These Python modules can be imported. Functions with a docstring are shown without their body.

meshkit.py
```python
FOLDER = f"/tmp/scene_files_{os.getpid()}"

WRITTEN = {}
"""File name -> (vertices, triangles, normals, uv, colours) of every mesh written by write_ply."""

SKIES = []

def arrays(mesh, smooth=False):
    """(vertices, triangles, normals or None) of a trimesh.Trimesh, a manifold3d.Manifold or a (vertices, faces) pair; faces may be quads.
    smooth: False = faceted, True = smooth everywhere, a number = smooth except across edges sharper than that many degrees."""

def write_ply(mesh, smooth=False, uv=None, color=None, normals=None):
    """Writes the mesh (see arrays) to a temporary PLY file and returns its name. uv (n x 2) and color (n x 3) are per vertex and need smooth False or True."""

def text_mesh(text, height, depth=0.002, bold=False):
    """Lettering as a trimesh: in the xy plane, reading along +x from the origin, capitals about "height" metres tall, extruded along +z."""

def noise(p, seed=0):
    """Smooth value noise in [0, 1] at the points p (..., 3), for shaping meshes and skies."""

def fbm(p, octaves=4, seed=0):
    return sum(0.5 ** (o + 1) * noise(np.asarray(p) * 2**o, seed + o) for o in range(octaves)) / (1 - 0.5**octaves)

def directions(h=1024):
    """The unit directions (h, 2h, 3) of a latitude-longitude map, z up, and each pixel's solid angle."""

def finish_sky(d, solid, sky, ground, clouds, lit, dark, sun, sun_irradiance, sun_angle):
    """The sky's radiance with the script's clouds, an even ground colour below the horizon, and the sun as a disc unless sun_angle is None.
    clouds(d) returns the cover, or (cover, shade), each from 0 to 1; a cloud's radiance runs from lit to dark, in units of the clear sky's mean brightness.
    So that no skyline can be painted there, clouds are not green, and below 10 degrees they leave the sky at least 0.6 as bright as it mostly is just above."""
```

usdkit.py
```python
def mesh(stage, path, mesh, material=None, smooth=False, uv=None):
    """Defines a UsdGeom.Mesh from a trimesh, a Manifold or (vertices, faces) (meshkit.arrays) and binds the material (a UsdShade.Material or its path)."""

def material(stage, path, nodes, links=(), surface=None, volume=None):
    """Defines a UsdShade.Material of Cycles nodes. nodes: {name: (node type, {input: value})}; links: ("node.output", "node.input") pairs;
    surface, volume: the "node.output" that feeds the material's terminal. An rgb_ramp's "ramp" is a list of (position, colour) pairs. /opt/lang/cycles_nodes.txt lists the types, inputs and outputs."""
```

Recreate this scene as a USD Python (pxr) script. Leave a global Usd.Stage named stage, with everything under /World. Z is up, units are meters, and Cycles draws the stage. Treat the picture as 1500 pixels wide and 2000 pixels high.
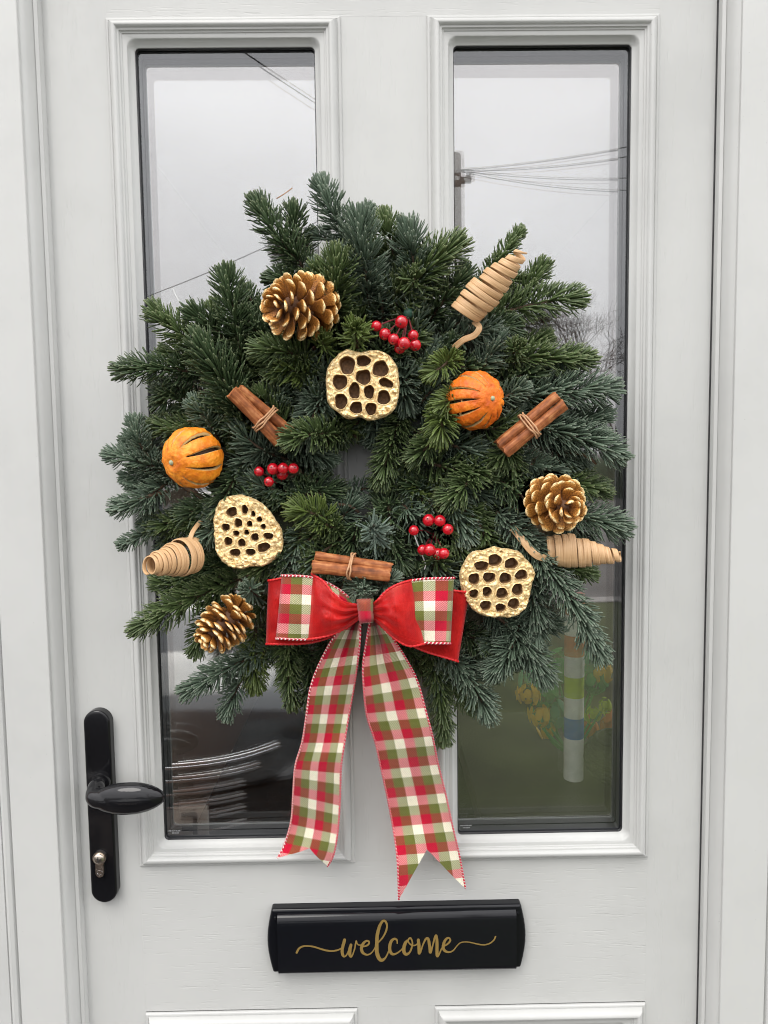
import math, numpy as np, trimesh, manifold3d, usdkit, meshkit
from shapely.geometry import Polygon, Point, MultiPoint, LineString
from shapely.ops import unary_union
from pxr import Usd, UsdGeom, UsdLux, UsdShade, Gf, Sdf

stage = Usd.Stage.CreateInMemory()
UsdGeom.SetStageUpAxis(stage, 'Z')
UsdGeom.Xform.Define(stage, '/World')
rng = np.random.default_rng(7)
T = Sdf.ValueTypeNames

# ------------------------------------------------------------------ camera
CAM = np.array([0.0, -0.9017, 1.4852])
YAW, PITCH, ROLL, FPX = 0.009824, -0.077637, -0.013408, 1444.0
def cam_axes():
    cy, sy, cp, sp, cr, sr = math.cos(YAW), math.sin(YAW), math.cos(PITCH), math.sin(PITCH), math.cos(ROLL), math.sin(ROLL)
    f = np.array([sy*cp, cy*cp, sp]); r = np.array([cy, -sy, 0]); u = np.cross(r, f)
    return cr*r + sr*u, -sr*r + cr*u, f
RIGHT, UP, FWD = cam_axes()
cam = UsdGeom.Camera.Define(stage, '/World/camera')
cam.CreateHorizontalApertureAttr(36.0); cam.CreateVerticalApertureAttr(48.0)
cam.CreateFocalLengthAttr(36.0*FPX/1500)
cam.CreateClippingRangeAttr(Gf.Vec2f(0.05, 2000))
M4 = np.eye(4); M4[0, :3], M4[1, :3], M4[2, :3], M4[3, :3] = RIGHT, UP, -FWD, CAM
cam.AddTransformOp().Set(Gf.Matrix4d(*M4.ravel().tolist()))
cam.CreateExposureAttr(0.0)

# ------------------------------------------------------------------ sky and sun (bright overcast)
SUN = np.array([-0.30, -0.55, 0.78]); SUN /= np.linalg.norm(SUN)
ZENITH = 35.0
usdkit.material(stage, '/World/Looks/sky', {
    'sky': ('sky_texture', {'sky_type': 'single_scattering', 'sun_disc': False, 'sun_elevation': float(math.asin(SUN[2])), 'sun_rotation': float(math.atan2(SUN[0], SUN[1]))}),
    'tc': ('texture_coordinate', {}), 'sep': ('separate_xyz', {}),
    'up': ('math', {'math_type': 'maximum', 'value2': 0.0}),
    'grad': ('math', {'math_type': 'multiply_add', 'value2': 0.60*ZENITH, 'value3': 0.40*ZENITH}),
    'map': ('mapping', {'scale': (1.0, 1.0, 3.0)}),
    'cl': ('noise_texture', {'scale': 1.6, 'detail': 3.0, 'roughness': 0.5}),
    'clr': ('map_range', {'from_min': 0.3, 'from_max': 0.7, 'to_min': 0.86, 'to_max': 1.12, 'clamp': True}),
    'br': ('math', {'math_type': 'multiply'}),
    'col': ('combine_color', {}), 'rb': ('math', {'math_type': 'multiply', 'value2': 1.0}), 'gb': ('math', {'math_type': 'multiply', 'value2': 0.99}), 'bb': ('math', {'math_type': 'multiply', 'value2': 1.015}),
    'mix': ('mix', {'fac': 0.95}),
    'bg': ('background_shader', {'strength': 0.1})},
    [('tc.generated', 'sep.vector'), ('sep.z', 'up.value1'), ('up.value', 'grad.value1'), ('tc.generated', 'map.vector'), ('map.vector', 'cl.vector'),
     ('cl.fac', 'clr.value'), ('grad.value', 'br.value1'), ('clr.result', 'br.value2'),
     ('br.value', 'rb.value1'), ('br.value', 'gb.value1'), ('br.value', 'bb.value1'), ('rb.value', 'col.r'), ('gb.value', 'col.g'), ('bb.value', 'col.b'),
     ('sky.color', 'mix.color1'), ('col.color', 'mix.color2'), ('mix.color', 'bg.color')], surface='bg.background')
dome = UsdLux.DomeLight.Define(stage, '/World/sky')
dome.CreateIntensityAttr(1.0)
UsdShade.MaterialBindingAPI.Apply(dome.GetPrim()).Bind(UsdShade.Material.Get(stage, '/World/Looks/sky'))
dome.GetPrim().SetCustomDataByKey('kind', 'structure')
sun = UsdLux.DistantLight.Define(stage, '/World/sun')
sun.CreateIntensityAttr(0.4); sun.CreateAngleAttr(30.0); sun.CreateColorAttr(Gf.Vec3f(1.0, 0.96, 0.9)); sun.CreateNormalizeAttr(True)
zz = SUN; xx = np.cross([0, 0, 1.0], zz); xx /= np.linalg.norm(xx); yy = np.cross(zz, xx)
S4 = np.eye(4); S4[0, :3], S4[1, :3], S4[2, :3] = xx, yy, zz
sun.AddTransformOp().Set(Gf.Matrix4d(*S4.ravel().tolist()))

# ------------------------------------------------------------------ helpers
def P(px, py, d=0.0):
    """The point at pixel (px, py) of the photograph that stands d metres proud of the door's face."""
    D = FWD + (px-750)/FPX*RIGHT - (py-1000)/FPX*UP
    return CAM + (-d - CAM[1])/D[1]*D
def nrm(v):
    v = np.asarray(v, float); return v/(np.linalg.norm(v, axis=-1, keepdims=True)+1e-12)
used = {}
def number(parent, name):
    k = (parent, name); n = used.get(k, 0); used[k] = n+1
    return name if n == 0 else f'{name}_{n:03d}'
def path_of(parent): return '/World' if parent is None else str(parent.GetPath())
def tag(prim, label=None, cat=None, group=None, kind=None):
    for k, v in (('label', label), ('category', cat), ('group', group), ('kind', kind)):
        if v: prim.SetCustomDataByKey(k, v)
    return prim
def xf(name, parent=None, loc=None, **kw):
    p = path_of(parent); x = UsdGeom.Xform.Define(stage, f'{p}/{number(p, name)}')
    if loc is not None: x.AddTranslateOp().Set(Gf.Vec3d(*map(float, loc)))
    return tag(x.GetPrim(), **kw)
def obj(name, mesh, mat, parent=None, smooth=False, uv=None, **kw):
    p = path_of(parent); m = usdkit.mesh(stage, f'{p}/{number(p, name)}', mesh, '/World/Looks/'+mat, smooth=smooth, uv=uv)
    return tag(m.GetPrim(), **kw)
def copy_of(src, name, loc, rotz=0.0, scale=None, **kw):
    x = UsdGeom.Xform.Define(stage, f'/World/{number("/World", name)}'); x.AddTranslateOp().Set(Gf.Vec3d(*map(float, loc)))
    x.AddRotateZOp().Set(rotz)
    if scale: x.AddScaleOp().Set(Gf.Vec3f(*scale))
    x.GetPrim().GetReferences().AddInternalReference(src.GetPath()); x.GetPrim().SetInstanceable(True)
    return tag(x.GetPrim(), **kw)
def cat(ms): return trimesh.util.concatenate([as_tm(m) for m in ms])
def as_tm(m):
    v, f, _ = meshkit.arrays(m); return trimesh.Trimesh(v, f, process=False)
def box(x0, x1, y0, y1, z0, z1):
    b = trimesh.creation.box([abs(x1-x0), abs(y1-y0), abs(z1-z0)]); b.apply_translation([(x0+x1)/2, (y0+y1)/2, (z0+z1)/2]); return b
def cbox(x0, x1, y0, y1, z0, z1, c=0.002):
    """A box with chamfered edges."""
    pts = []
    for a in (0, 1, 2):
        lo, hi = np.array([x0, y0, z0]), np.array([x1, y1, z1]); s = np.full(3, c); s[a] = 0
        l2, h2 = lo+s, hi-s
        pts += [[(l2, h2)[i][0], (l2, h2)[j][1], (l2, h2)[k][2]] for i in (0, 1) for j in (0, 1) for k in (0, 1)]
    return as_tm(manifold3d.Manifold.hull_points(np.array(pts)))
def grid_mesh(V, close=False, flip=False):
    n, m = V.shape[:2]; i, j = np.meshgrid(np.arange(n-1), np.arange(m if close else m-1), indexing='ij'); j2 = (j+1) % m
    a, b, c, d = i*m+j, i*m+j2, (i+1)*m+j2, (i+1)*m+j
    q = np.stack([a, b, c, d], -1).reshape(-1, 4)
    if flip: q = q[:, ::-1]
    return V.reshape(-1, 3), np.vstack([q[:, [0, 1, 2]], q[:, [0, 2, 3]]])
def frames(p, ref=None):
    p = np.asarray(p, float); t = nrm(np.gradient(p, axis=0)); out = []
    a = np.array(ref if ref is not None else ([0, 0, 1.0] if abs(t[0][2]) < 0.9 else [1.0, 0, 0]), float)
    for k in range(len(p)):
        a = nrm(a - (a@t[k])*t[k]); out.append(a)
    a = np.array(out); return t, a, np.cross(t, a)
def tube(p, r, sides=8, caps=True, closed=False, ref=None):
    p = np.asarray(p, float); t, a, b = frames(p, ref); n = len(p)
    r = np.broadcast_to(np.asarray(r, float), (n,)); g = np.arange(sides)*2*np.pi/sides
    V = p[:, None] + r[:, None, None]*(np.cos(g)[None, :, None]*a[:, None]+np.sin(g)[None, :, None]*b[:, None])
    if closed: V = np.vstack([V, V[:1]])
    v, f = grid_mesh(V, close=True)
    if caps and not closed:
        k = len(v); v = np.vstack([v, p[:1], p[-1:]]); j = np.arange(sides); j2 = (j+1) % sides; o = (n-1)*sides
        f = np.vstack([f, np.stack([np.full(sides, k), j2, j], 1), np.stack([np.full(sides, k+1), o+j, o+j2], 1)])
    return trimesh.Trimesh(v, f, process=False)
def spline(pts, n):
    """Catmull-Rom through the points, n samples."""
    pts = np.asarray(pts, float); q = np.vstack([2*pts[0]-pts[1], pts, 2*pts[-1]-pts[-2]]); s = np.linspace(0, len(pts)-1-1e-9, n); i = s.astype(int); t = (s-i)[:, None]
    a, b, c, d = q[i], q[i+1], q[i+2], q[i+3]
    return 0.5*(2*b+(c-a)*t+(2*a-5*b+4*c-d)*t*t+(3*b-a-3*c+d)*t**3)
def lathe(prof, sides=32, axis=(0, 0, 1), at=(0, 0, 0)):
    """prof: (radius, height) pairs; closed at both ends when the radius is 0."""
    pr = np.asarray(prof, float); g = np.arange(sides)*2*np.pi/sides
    V = np.stack([pr[:, 0, None]*np.cos(g), pr[:, 0, None]*np.sin(g), np.broadcast_to(pr[:, 1, None], (len(pr), sides))], -1)
    v, f = grid_mesh(V, close=True); v = v@basis(axis).T+np.asarray(at)
    return trimesh.Trimesh(v, f, process=False)
def basis(axis, up=(0, 0, 1)):
    z = nrm(axis); u = np.array(up, float)
    if abs(z@u) > 0.95: u = np.array([1.0, 0, 0])
    x = nrm(np.cross(u, z)); return np.stack([x, np.cross(z, x), z], 1)
def hull2(poly_layers):
    """Convex solid from (outline in xz, y) layers."""
    pts = np.vstack([np.stack([o[:, 0], np.full(len(o), y), o[:, 1]], 1) for o, y in poly_layers]); return as_tm(manifold3d.Manifold.hull_points(pts))
def outline(poly, inset=0.0):
    return np.array(poly.buffer(-inset, quad_segs=16).exterior.coords)[:-1]
def bevelled(poly, y0, y1, b):
    """Convex outline (xz), from y0 back to y1 front (y1 < y0), its front edge rounded by b."""
    L = [(outline(poly), y0), (outline(poly), y1+b)]
    for k in range(1, 6):
        a = k/5*math.pi/2; L.append((outline(poly, b*(1-math.cos(a))+1e-6), y1+b*(1-math.sin(a))))
    return hull2(L)
def extr(poly, y0, y1):
    """Any outline (xz) extruded from y0 to y1."""
    out = []
    for g in getattr(poly, 'geoms', [poly]):
        m = trimesh.creation.extrude_polygon(g, abs(y1-y0), engine='earcut'); v = m.vertices.copy()
        m.vertices = np.stack([v[:, 0], max(y0, y1)-v[:, 2], v[:, 1]], 1); out.append(m)
    return cat(out)
def noise3(p, s, seed=0, oct=3): return meshkit.fbm(np.asarray(p)*s+1000, oct, seed)*2-1

# ------------------------------------------------------------------ materials
def mat(name, nodes, links, surface='p.BSDF', **k): return usdkit.material(stage, '/World/Looks/'+name, nodes, links, surface=surface, **k)
def plain(name, col, rough=0.5, metal=0.0, spec=0.5, coat=0.0, var=0.0, scale=60.0, bump=0.0, bscale=None, dist=0.001):
    nodes = {'p': ('principled_bsdf', {'base_color': col, 'roughness': rough, 'metallic': metal, 'specular_ior_level': spec, 'coat_weight': coat})}; links = []
    if var or bump:
        nodes['g'] = ('geometry', {})
    if var:
        nodes['n'] = ('noise_texture', {'scale': scale, 'detail': 4.0}); links.append(('g.position', 'n.vector'))
        lo, hi = [c*(1-var) for c in col], [c*(1+var) for c in col]
        nodes['r'] = ('rgb_ramp', {'ramp': [(0.25, lo), (0.75, hi)]}); links += [('n.fac', 'r.fac'), ('r.color', 'p.base_color')]
    if bump:
        nodes['bn'] = ('noise_texture', {'scale': bscale or scale*4, 'detail': 4.0}); nodes['b'] = ('bump', {'strength': bump, 'distance': dist})
        links += [('g.position', 'bn.vector'), ('bn.fac', 'b.height'), ('b.normal', 'p.normal')]
    return mat(name, nodes, links)
PAINT = (0.440, 0.444, 0.428)
def paint(name, stretch, grain):
    """Satin paint over a moulded wood grain: long fine pores that run along the board."""
    mat(name, {'g': ('geometry', {}), 'm': ('mapping', {'scale': stretch}), 'n': ('noise_texture', {'scale': 1.0, 'detail': 3.0, 'roughness': 0.55, 'distortion': 0.3}),
               'w': ('mapping', {'scale': tuple(s*0.12 for s in stretch)}), 'n2': ('noise_texture', {'scale': 1.0, 'detail': 2.0}),
               'r': ('map_range', {'from_min': 0.56, 'from_max': 0.70, 'to_min': 0.0, 'to_max': 1.0, 'clamp': True}),
               'r2': ('map_range', {'from_min': 0.42, 'from_max': 0.62, 'to_min': 0.0, 'to_max': 1.0, 'clamp': True}), 'mu': ('math', {'math_type': 'multiply'}),
               'd': ('noise_texture', {'scale': 5.0, 'detail': 5.0, 'roughness': 0.6}), 'dr': ('rgb_ramp', {'ramp': [(0.28, tuple(c*0.91 for c in PAINT)), (0.5, PAINT), (0.72, tuple(c*1.045 for c in PAINT))]}),
               'sp': ('noise_texture', {'scale': 420.0, 'detail': 2.0}), 'spr': ('map_range', {'from_min': 0.77, 'from_max': 0.82, 'to_min': 1.0, 'to_max': 0.45, 'clamp': True}), 'mc': ('mix', {'mix_type': 'multiply', 'fac': 1.0}),
               'b': ('bump', {'strength': grain, 'distance': 0.0012, 'invert': True}), 'p': ('principled_bsdf', {'roughness': 0.42, 'specular_ior_level': 0.45})},
        [('g.position', 'm.vector'), ('m.vector', 'n.vector'), ('g.position', 'w.vector'), ('w.vector', 'n2.vector'), ('n.fac', 'r.value'), ('n2.fac', 'r2.value'), ('r.result', 'mu.value1'), ('r2.result', 'mu.value2'),
         ('mu.value', 'b.height'), ('b.normal', 'p.normal'), ('g.position', 'd.vector'), ('d.fac', 'dr.fac'), ('g.position', 'sp.vector'), ('sp.fac', 'spr.value'), ('dr.color', 'mc.color1'), ('spr.result', 'mc.color2'), ('mc.color', 'p.base_color')])
paint('paint_upright', (520, 520, 34), 0.26)
paint('paint_across', (34, 520, 520), 0.30)
paint('paint_smooth', (300, 300, 14), 0.05)
plain('rubber', (0.012, 0.012, 0.013), 0.45)
plain('spacer', (0.010, 0.011, 0.013), 0.5)
plain('aluminium', (0.62, 0.62, 0.62), 0.35, 1.0)
plain('black_gloss', (0.003, 0.003, 0.0034), 0.07, spec=0.40, var=0.3, scale=14)
plain('black_satin', (0.003, 0.0032, 0.004), 0.09, spec=0.32)
plain('nickel', (0.62, 0.55, 0.47), 0.22, 1.0)
plain('gold_lettering', (0.26, 0.17, 0.05), 0.38, 0.35, bump=0.05, bscale=900)
plain('white_print', (0.6, 0.62, 0.62), 0.6)
def pane(name, f0, tint):
    """One coated sheet: mostly clear, its mirror share growing towards grazing angles (Schlick)."""
    mat(name, {'lw': ('layer_weight', {'blend': 0.5}), 'pw': ('math', {'math_type': 'power', 'value2': 5.0}), 'f': ('math', {'math_type': 'multiply_add', 'value2': 1-f0, 'value3': f0}), 't': ('transparent_bsdf', {'color': (0.97, 0.98, 0.97)}), 'g': ('glossy_bsdf', {'color': tint, 'roughness': 0.0, 'distribution': 'ggx'}), 'm': ('mix_closure', {})},
        [('lw.facing', 'pw.value1'), ('pw.value', 'f.value1'), ('f.value', 'm.fac'), ('t.BSDF', 'm.closure1'), ('g.BSDF', 'm.closure2')], surface='m.closure')
pane('pane_outer', 0.095, (0.97, 0.99, 1.0)); pane('pane_middle', 0.215, (1.0, 0.97, 0.97)); pane('pane_inner', 0.18, (0.98, 0.99, 1.0))
def needles(name, base, tip, rough=0.40):
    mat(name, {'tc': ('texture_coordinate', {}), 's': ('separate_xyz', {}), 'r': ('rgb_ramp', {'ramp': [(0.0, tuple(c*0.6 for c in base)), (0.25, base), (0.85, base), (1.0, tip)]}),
               'g': ('geometry', {}), 'v': ('map_range', {'from_min': 0.0, 'from_max': 1.0, 'to_min': 0.45, 'to_max': 1.6}), 'h': ('hsv', {}), 'hm': ('map_range', {'from_min': 0.0, 'from_max': 1.0, 'to_min': 0.487, 'to_max': 0.513}),
               'wn': ('white_noise_texture', {'dimensions': '1D'}), 'br': ('map_range', {'from_min': 0.975, 'from_max': 0.985, 'to_min': 0.0, 'to_max': 0.85, 'clamp': True}), 'bm': ('mix', {'color2': (0.14, 0.085, 0.03)}), 'p': ('principled_bsdf', {'roughness': rough, 'specular_ior_level': 0.5}), 'tl': ('translucent_bsdf', {}), 'm': ('mix_closure', {'fac': 0.20})},
        [('tc.UV', 's.vector'), ('s.x', 'r.fac'), ('g.random_per_island', 'v.value'), ('v.result', 'h.value'), ('g.random_per_island', 'wn.w'), ('wn.value', 'hm.value'), ('hm.result', 'h.hue'), ('r.color', 'h.color'),
         ('wn.value', 'br.value'), ('br.result', 'bm.fac'), ('h.color', 'bm.color1'), ('bm.color', 'p.base_color'), ('bm.color', 'tl.color'), ('p.BSDF', 'm.closure1'), ('tl.BSDF', 'm.closure2')], surface='m.closure')
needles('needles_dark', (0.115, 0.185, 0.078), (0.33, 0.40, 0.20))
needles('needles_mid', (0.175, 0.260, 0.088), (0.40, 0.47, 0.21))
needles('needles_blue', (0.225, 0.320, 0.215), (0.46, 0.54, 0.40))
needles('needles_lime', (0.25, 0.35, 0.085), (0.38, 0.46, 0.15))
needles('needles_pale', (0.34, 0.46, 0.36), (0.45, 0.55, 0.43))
plain('twig', (0.075, 0.045, 0.025), 0.8, var=0.4, scale=300)
plain('moss', (0.018, 0.022, 0.010), 0.95, var=0.5, scale=120, bump=0.8, bscale=300, dist=0.004)
plain('leaf_green', (0.07, 0.14, 0.03), 0.4, var=0.15, scale=80)
plain('bud', (0.07, 0.02, 0.012), 0.6)
def gold(name, stops, rough, glitter, metal=0.75):
    mat(name, {'tc': ('texture_coordinate', {}), 's': ('separate_xyz', {}), 'r': ('rgb_ramp', {'ramp': stops}), 'g': ('geometry', {}), 'n': ('noise_texture', {'scale': 750.0, 'detail': 2.0}),
               'm': ('mix', {'mix_type': 'multiply', 'fac': 0.9}), 'nr': ('rgb_ramp', {'ramp': [(0.35, (0.45, 0.40, 0.35)), (0.65, (1.35, 1.3, 1.25))]}), 'b': ('bump', {'strength': glitter, 'distance': 0.0006}),
               'p': ('principled_bsdf', {'roughness': rough, 'metallic': metal, 'specular_ior_level': 0.5})},
        [('tc.UV', 's.vector'), ('s.x', 'r.fac'), ('g.position', 'n.vector'), ('n.fac', 'nr.fac'), ('r.color', 'm.color1'), ('nr.color', 'm.color2'), ('m.color', 'p.base_color'), ('n.fac', 'b.height'), ('b.normal', 'p.normal')])
gold('cone_gold', [(0.0, (0.07, 0.022, 0.006)), (0.35, (0.22, 0.085, 0.018)), (0.80, (0.40, 0.175, 0.032)), (0.905, (0.52, 0.28, 0.075)), (0.955, (0.92, 0.70, 0.36)), (1.0, (0.92, 0.74, 0.42))], 0.46, 0.8, 0.38)
plain('cone_core', (0.10, 0.045, 0.02), 0.7)
mat('pod_gold', {'g': ('geometry', {}), 'n': ('noise_texture', {'scale': 350.0, 'detail': 4.0}), 'r': ('rgb_ramp', {'ramp': [(0.30, (0.42, 0.25, 0.09)), (0.5, (0.74, 0.54, 0.26)), (0.7, (0.92, 0.76, 0.46))]}),
                 'b': ('bump', {'strength': 0.35, 'distance': 0.0012}), 'p': ('principled_bsdf', {'roughness': 0.47, 'metallic': 0.48})},
    [('g.position', 'n.vector'), ('n.fac', 'r.fac'), ('r.color', 'p.base_color'), ('n.fac', 'b.height'), ('b.normal', 'p.normal')])
plain('pod_brown', (0.21, 0.115, 0.052), 0.6, metal=0.2, var=0.5, scale=260, bump=0.4, bscale=500)
mat('orange_peel', {'tc': ('texture_coordinate', {}), 's': ('separate_xyz', {}), 'g': ('geometry', {}), 'n': ('noise_texture', {'scale': 70.0, 'detail': 5.0, 'roughness': 0.65}), 'n2': ('noise_texture', {'scale': 520.0, 'detail': 5.0, 'roughness': 0.7}),
                    'r': ('rgb_ramp', {'ramp': [(0.3, (0.50, 0.110, 0.005)), (0.5, (0.72, 0.215, 0.010)), (0.7, (0.84, 0.34, 0.026))]}),
                    'pi': ('rgb_ramp', {'ramp': [(0.0, (0.60, 0.44, 0.20)), (1.0, (0.74, 0.55, 0.26))]}), 'mr': ('map_range', {'from_min': 0.965, 'from_max': 0.99, 'to_min': 0.0, 'to_max': 1.0, 'clamp': True}), 'mx': ('mix', {}),
                    'b': ('bump', {'strength': 0.6, 'distance': 0.0012}), 'p': ('principled_bsdf', {'roughness': 0.45, 'specular_ior_level': 0.4})},
    [('tc.UV', 's.vector'), ('s.x', 'mr.value'), ('mr.result', 'mx.fac'), ('g.position', 'n.vector'), ('g.position', 'n2.vector'), ('n.fac', 'r.fac'), ('n.fac', 'pi.fac'), ('pi.color', 'mx.color1'), ('r.color', 'mx.color2'), ('mx.color', 'p.base_color'), ('n2.fac', 'b.height'), ('b.normal', 'p.normal')])
mat('orange_peel_deep', {'tc': ('texture_coordinate', {}), 's': ('separate_xyz', {}), 'g': ('geometry', {}), 'n': ('noise_texture', {'scale': 70.0, 'detail': 5.0, 'roughness': 0.65}), 'n2': ('noise_texture', {'scale': 520.0, 'detail': 5.0, 'roughness': 0.7}),
                    'r': ('rgb_ramp', {'ramp': [(0.3, (0.46, 0.075, 0.004)), (0.5, (0.68, 0.145, 0.008)), (0.7, (0.82, 0.25, 0.018))]}),
                    'pi': ('rgb_ramp', {'ramp': [(0.0, (0.60, 0.44, 0.20)), (1.0, (0.74, 0.55, 0.26))]}), 'mr': ('map_range', {'from_min': 0.965, 'from_max': 0.99, 'to_min': 0.0, 'to_max': 1.0, 'clamp': True}), 'mx': ('mix', {}),
                    'b': ('bump', {'strength': 0.6, 'distance': 0.0012}), 'p': ('principled_bsdf', {'roughness': 0.45, 'specular_ior_level': 0.4})},
    [('tc.UV', 's.vector'), ('s.x', 'mr.value'), ('mr.result', 'mx.fac'), ('g.position', 'n.vector'), ('g.position', 'n2.vector'), ('n.fac', 'r.fac'), ('n.fac', 'pi.fac'), ('pi.color', 'mx.color1'), ('r.color', 'mx.color2'), ('mx.color', 'p.base_color'), ('n2.fac', 'b.height'), ('b.normal', 'p.normal')])
plain('orange_flesh', (0.045, 0.018, 0.006), 0.7, var=0.4, scale=150, bump=0.5, bscale=300)
plain('orange_button', (0.30, 0.32, 0.20), 0.5)
mat('cinnamon', {'tc': ('texture_coordinate', {}), 'm': ('mapping', {'scale': (30.0, 260.0, 1.0)}), 'n': ('noise_texture', {'scale': 1.0, 'detail': 4.0}), 'g': ('geometry', {}), 'n2': ('noise_texture', {'scale': 110.0, 'detail': 4.0}),
                 'a': ('math', {'math_type': 'add'}), 'h': ('math', {'math_type': 'multiply', 'value2': 0.5}), 'r': ('rgb_ramp', {'ramp': [(0.34, (0.10, 0.030, 0.010)), (0.5, (0.27, 0.085, 0.026)), (0.64, (0.46, 0.20, 0.075))]}),
                 'b': ('bump', {'strength': 0.8, 'distance': 0.0012}), 'p': ('principled_bsdf', {'roughness': 0.6, 'specular_ior_level': 0.3})},
    [('tc.UV', 'm.vector'), ('m.vector', 'n.vector'), ('g.position', 'n2.vector'), ('n.fac', 'a.value1'), ('n2.fac', 'a.value2'), ('a.value', 'h.value1'), ('h.value', 'r.fac'), ('r.color', 'p.base_color'), ('h.value', 'b.height'), ('b.normal', 'p.normal')])
plain('raffia', (0.40, 0.22, 0.11), 0.6, var=0.3, scale=300)
mat('cane', {'tc': ('texture_coordinate', {}), 'm': ('mapping', {'scale': (5.0, 9.0, 1.0)}), 'n': ('noise_texture', {'scale': 1.0, 'detail': 5.0, 'roughness': 0.65}), 'r': ('rgb_ramp', {'ramp': [(0.28, (0.26, 0.13, 0.055)), (0.45, (0.48, 0.29, 0.14)), (0.7, (0.64, 0.44, 0.25))]}),
             'b': ('bump', {'strength': 0.2, 'distance': 0.0006}), 'p': ('principled_bsdf', {'roughness': 0.48, 'specular_ior_level': 0.4})},
    [('tc.UV', 'm.vector'), ('m.vector', 'n.vector'), ('n.fac', 'r.fac'), ('r.color', 'p.base_color'), ('n.fac', 'b.height'), ('b.normal', 'p.normal')])
plain('berry_red', (0.40, 0.004, 0.012), 0.16, spec=0.5, coat=0.6, var=0.25, scale=60)
plain('berry_tip', (0.05, 0.008, 0.006), 0.5)
plain('berry_stem', (0.13, 0.012, 0.016), 0.5)
plain('white_wire', (0.65, 0.66, 0.62), 0.35)
plain('tape_green', (0.02, 0.07, 0.045), 0.6)
RED, CREAM, OLIVE = (0.60, 0.003, 0.050), (0.88, 0.85, 0.72), (0.22, 0.24, 0.055)
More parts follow.
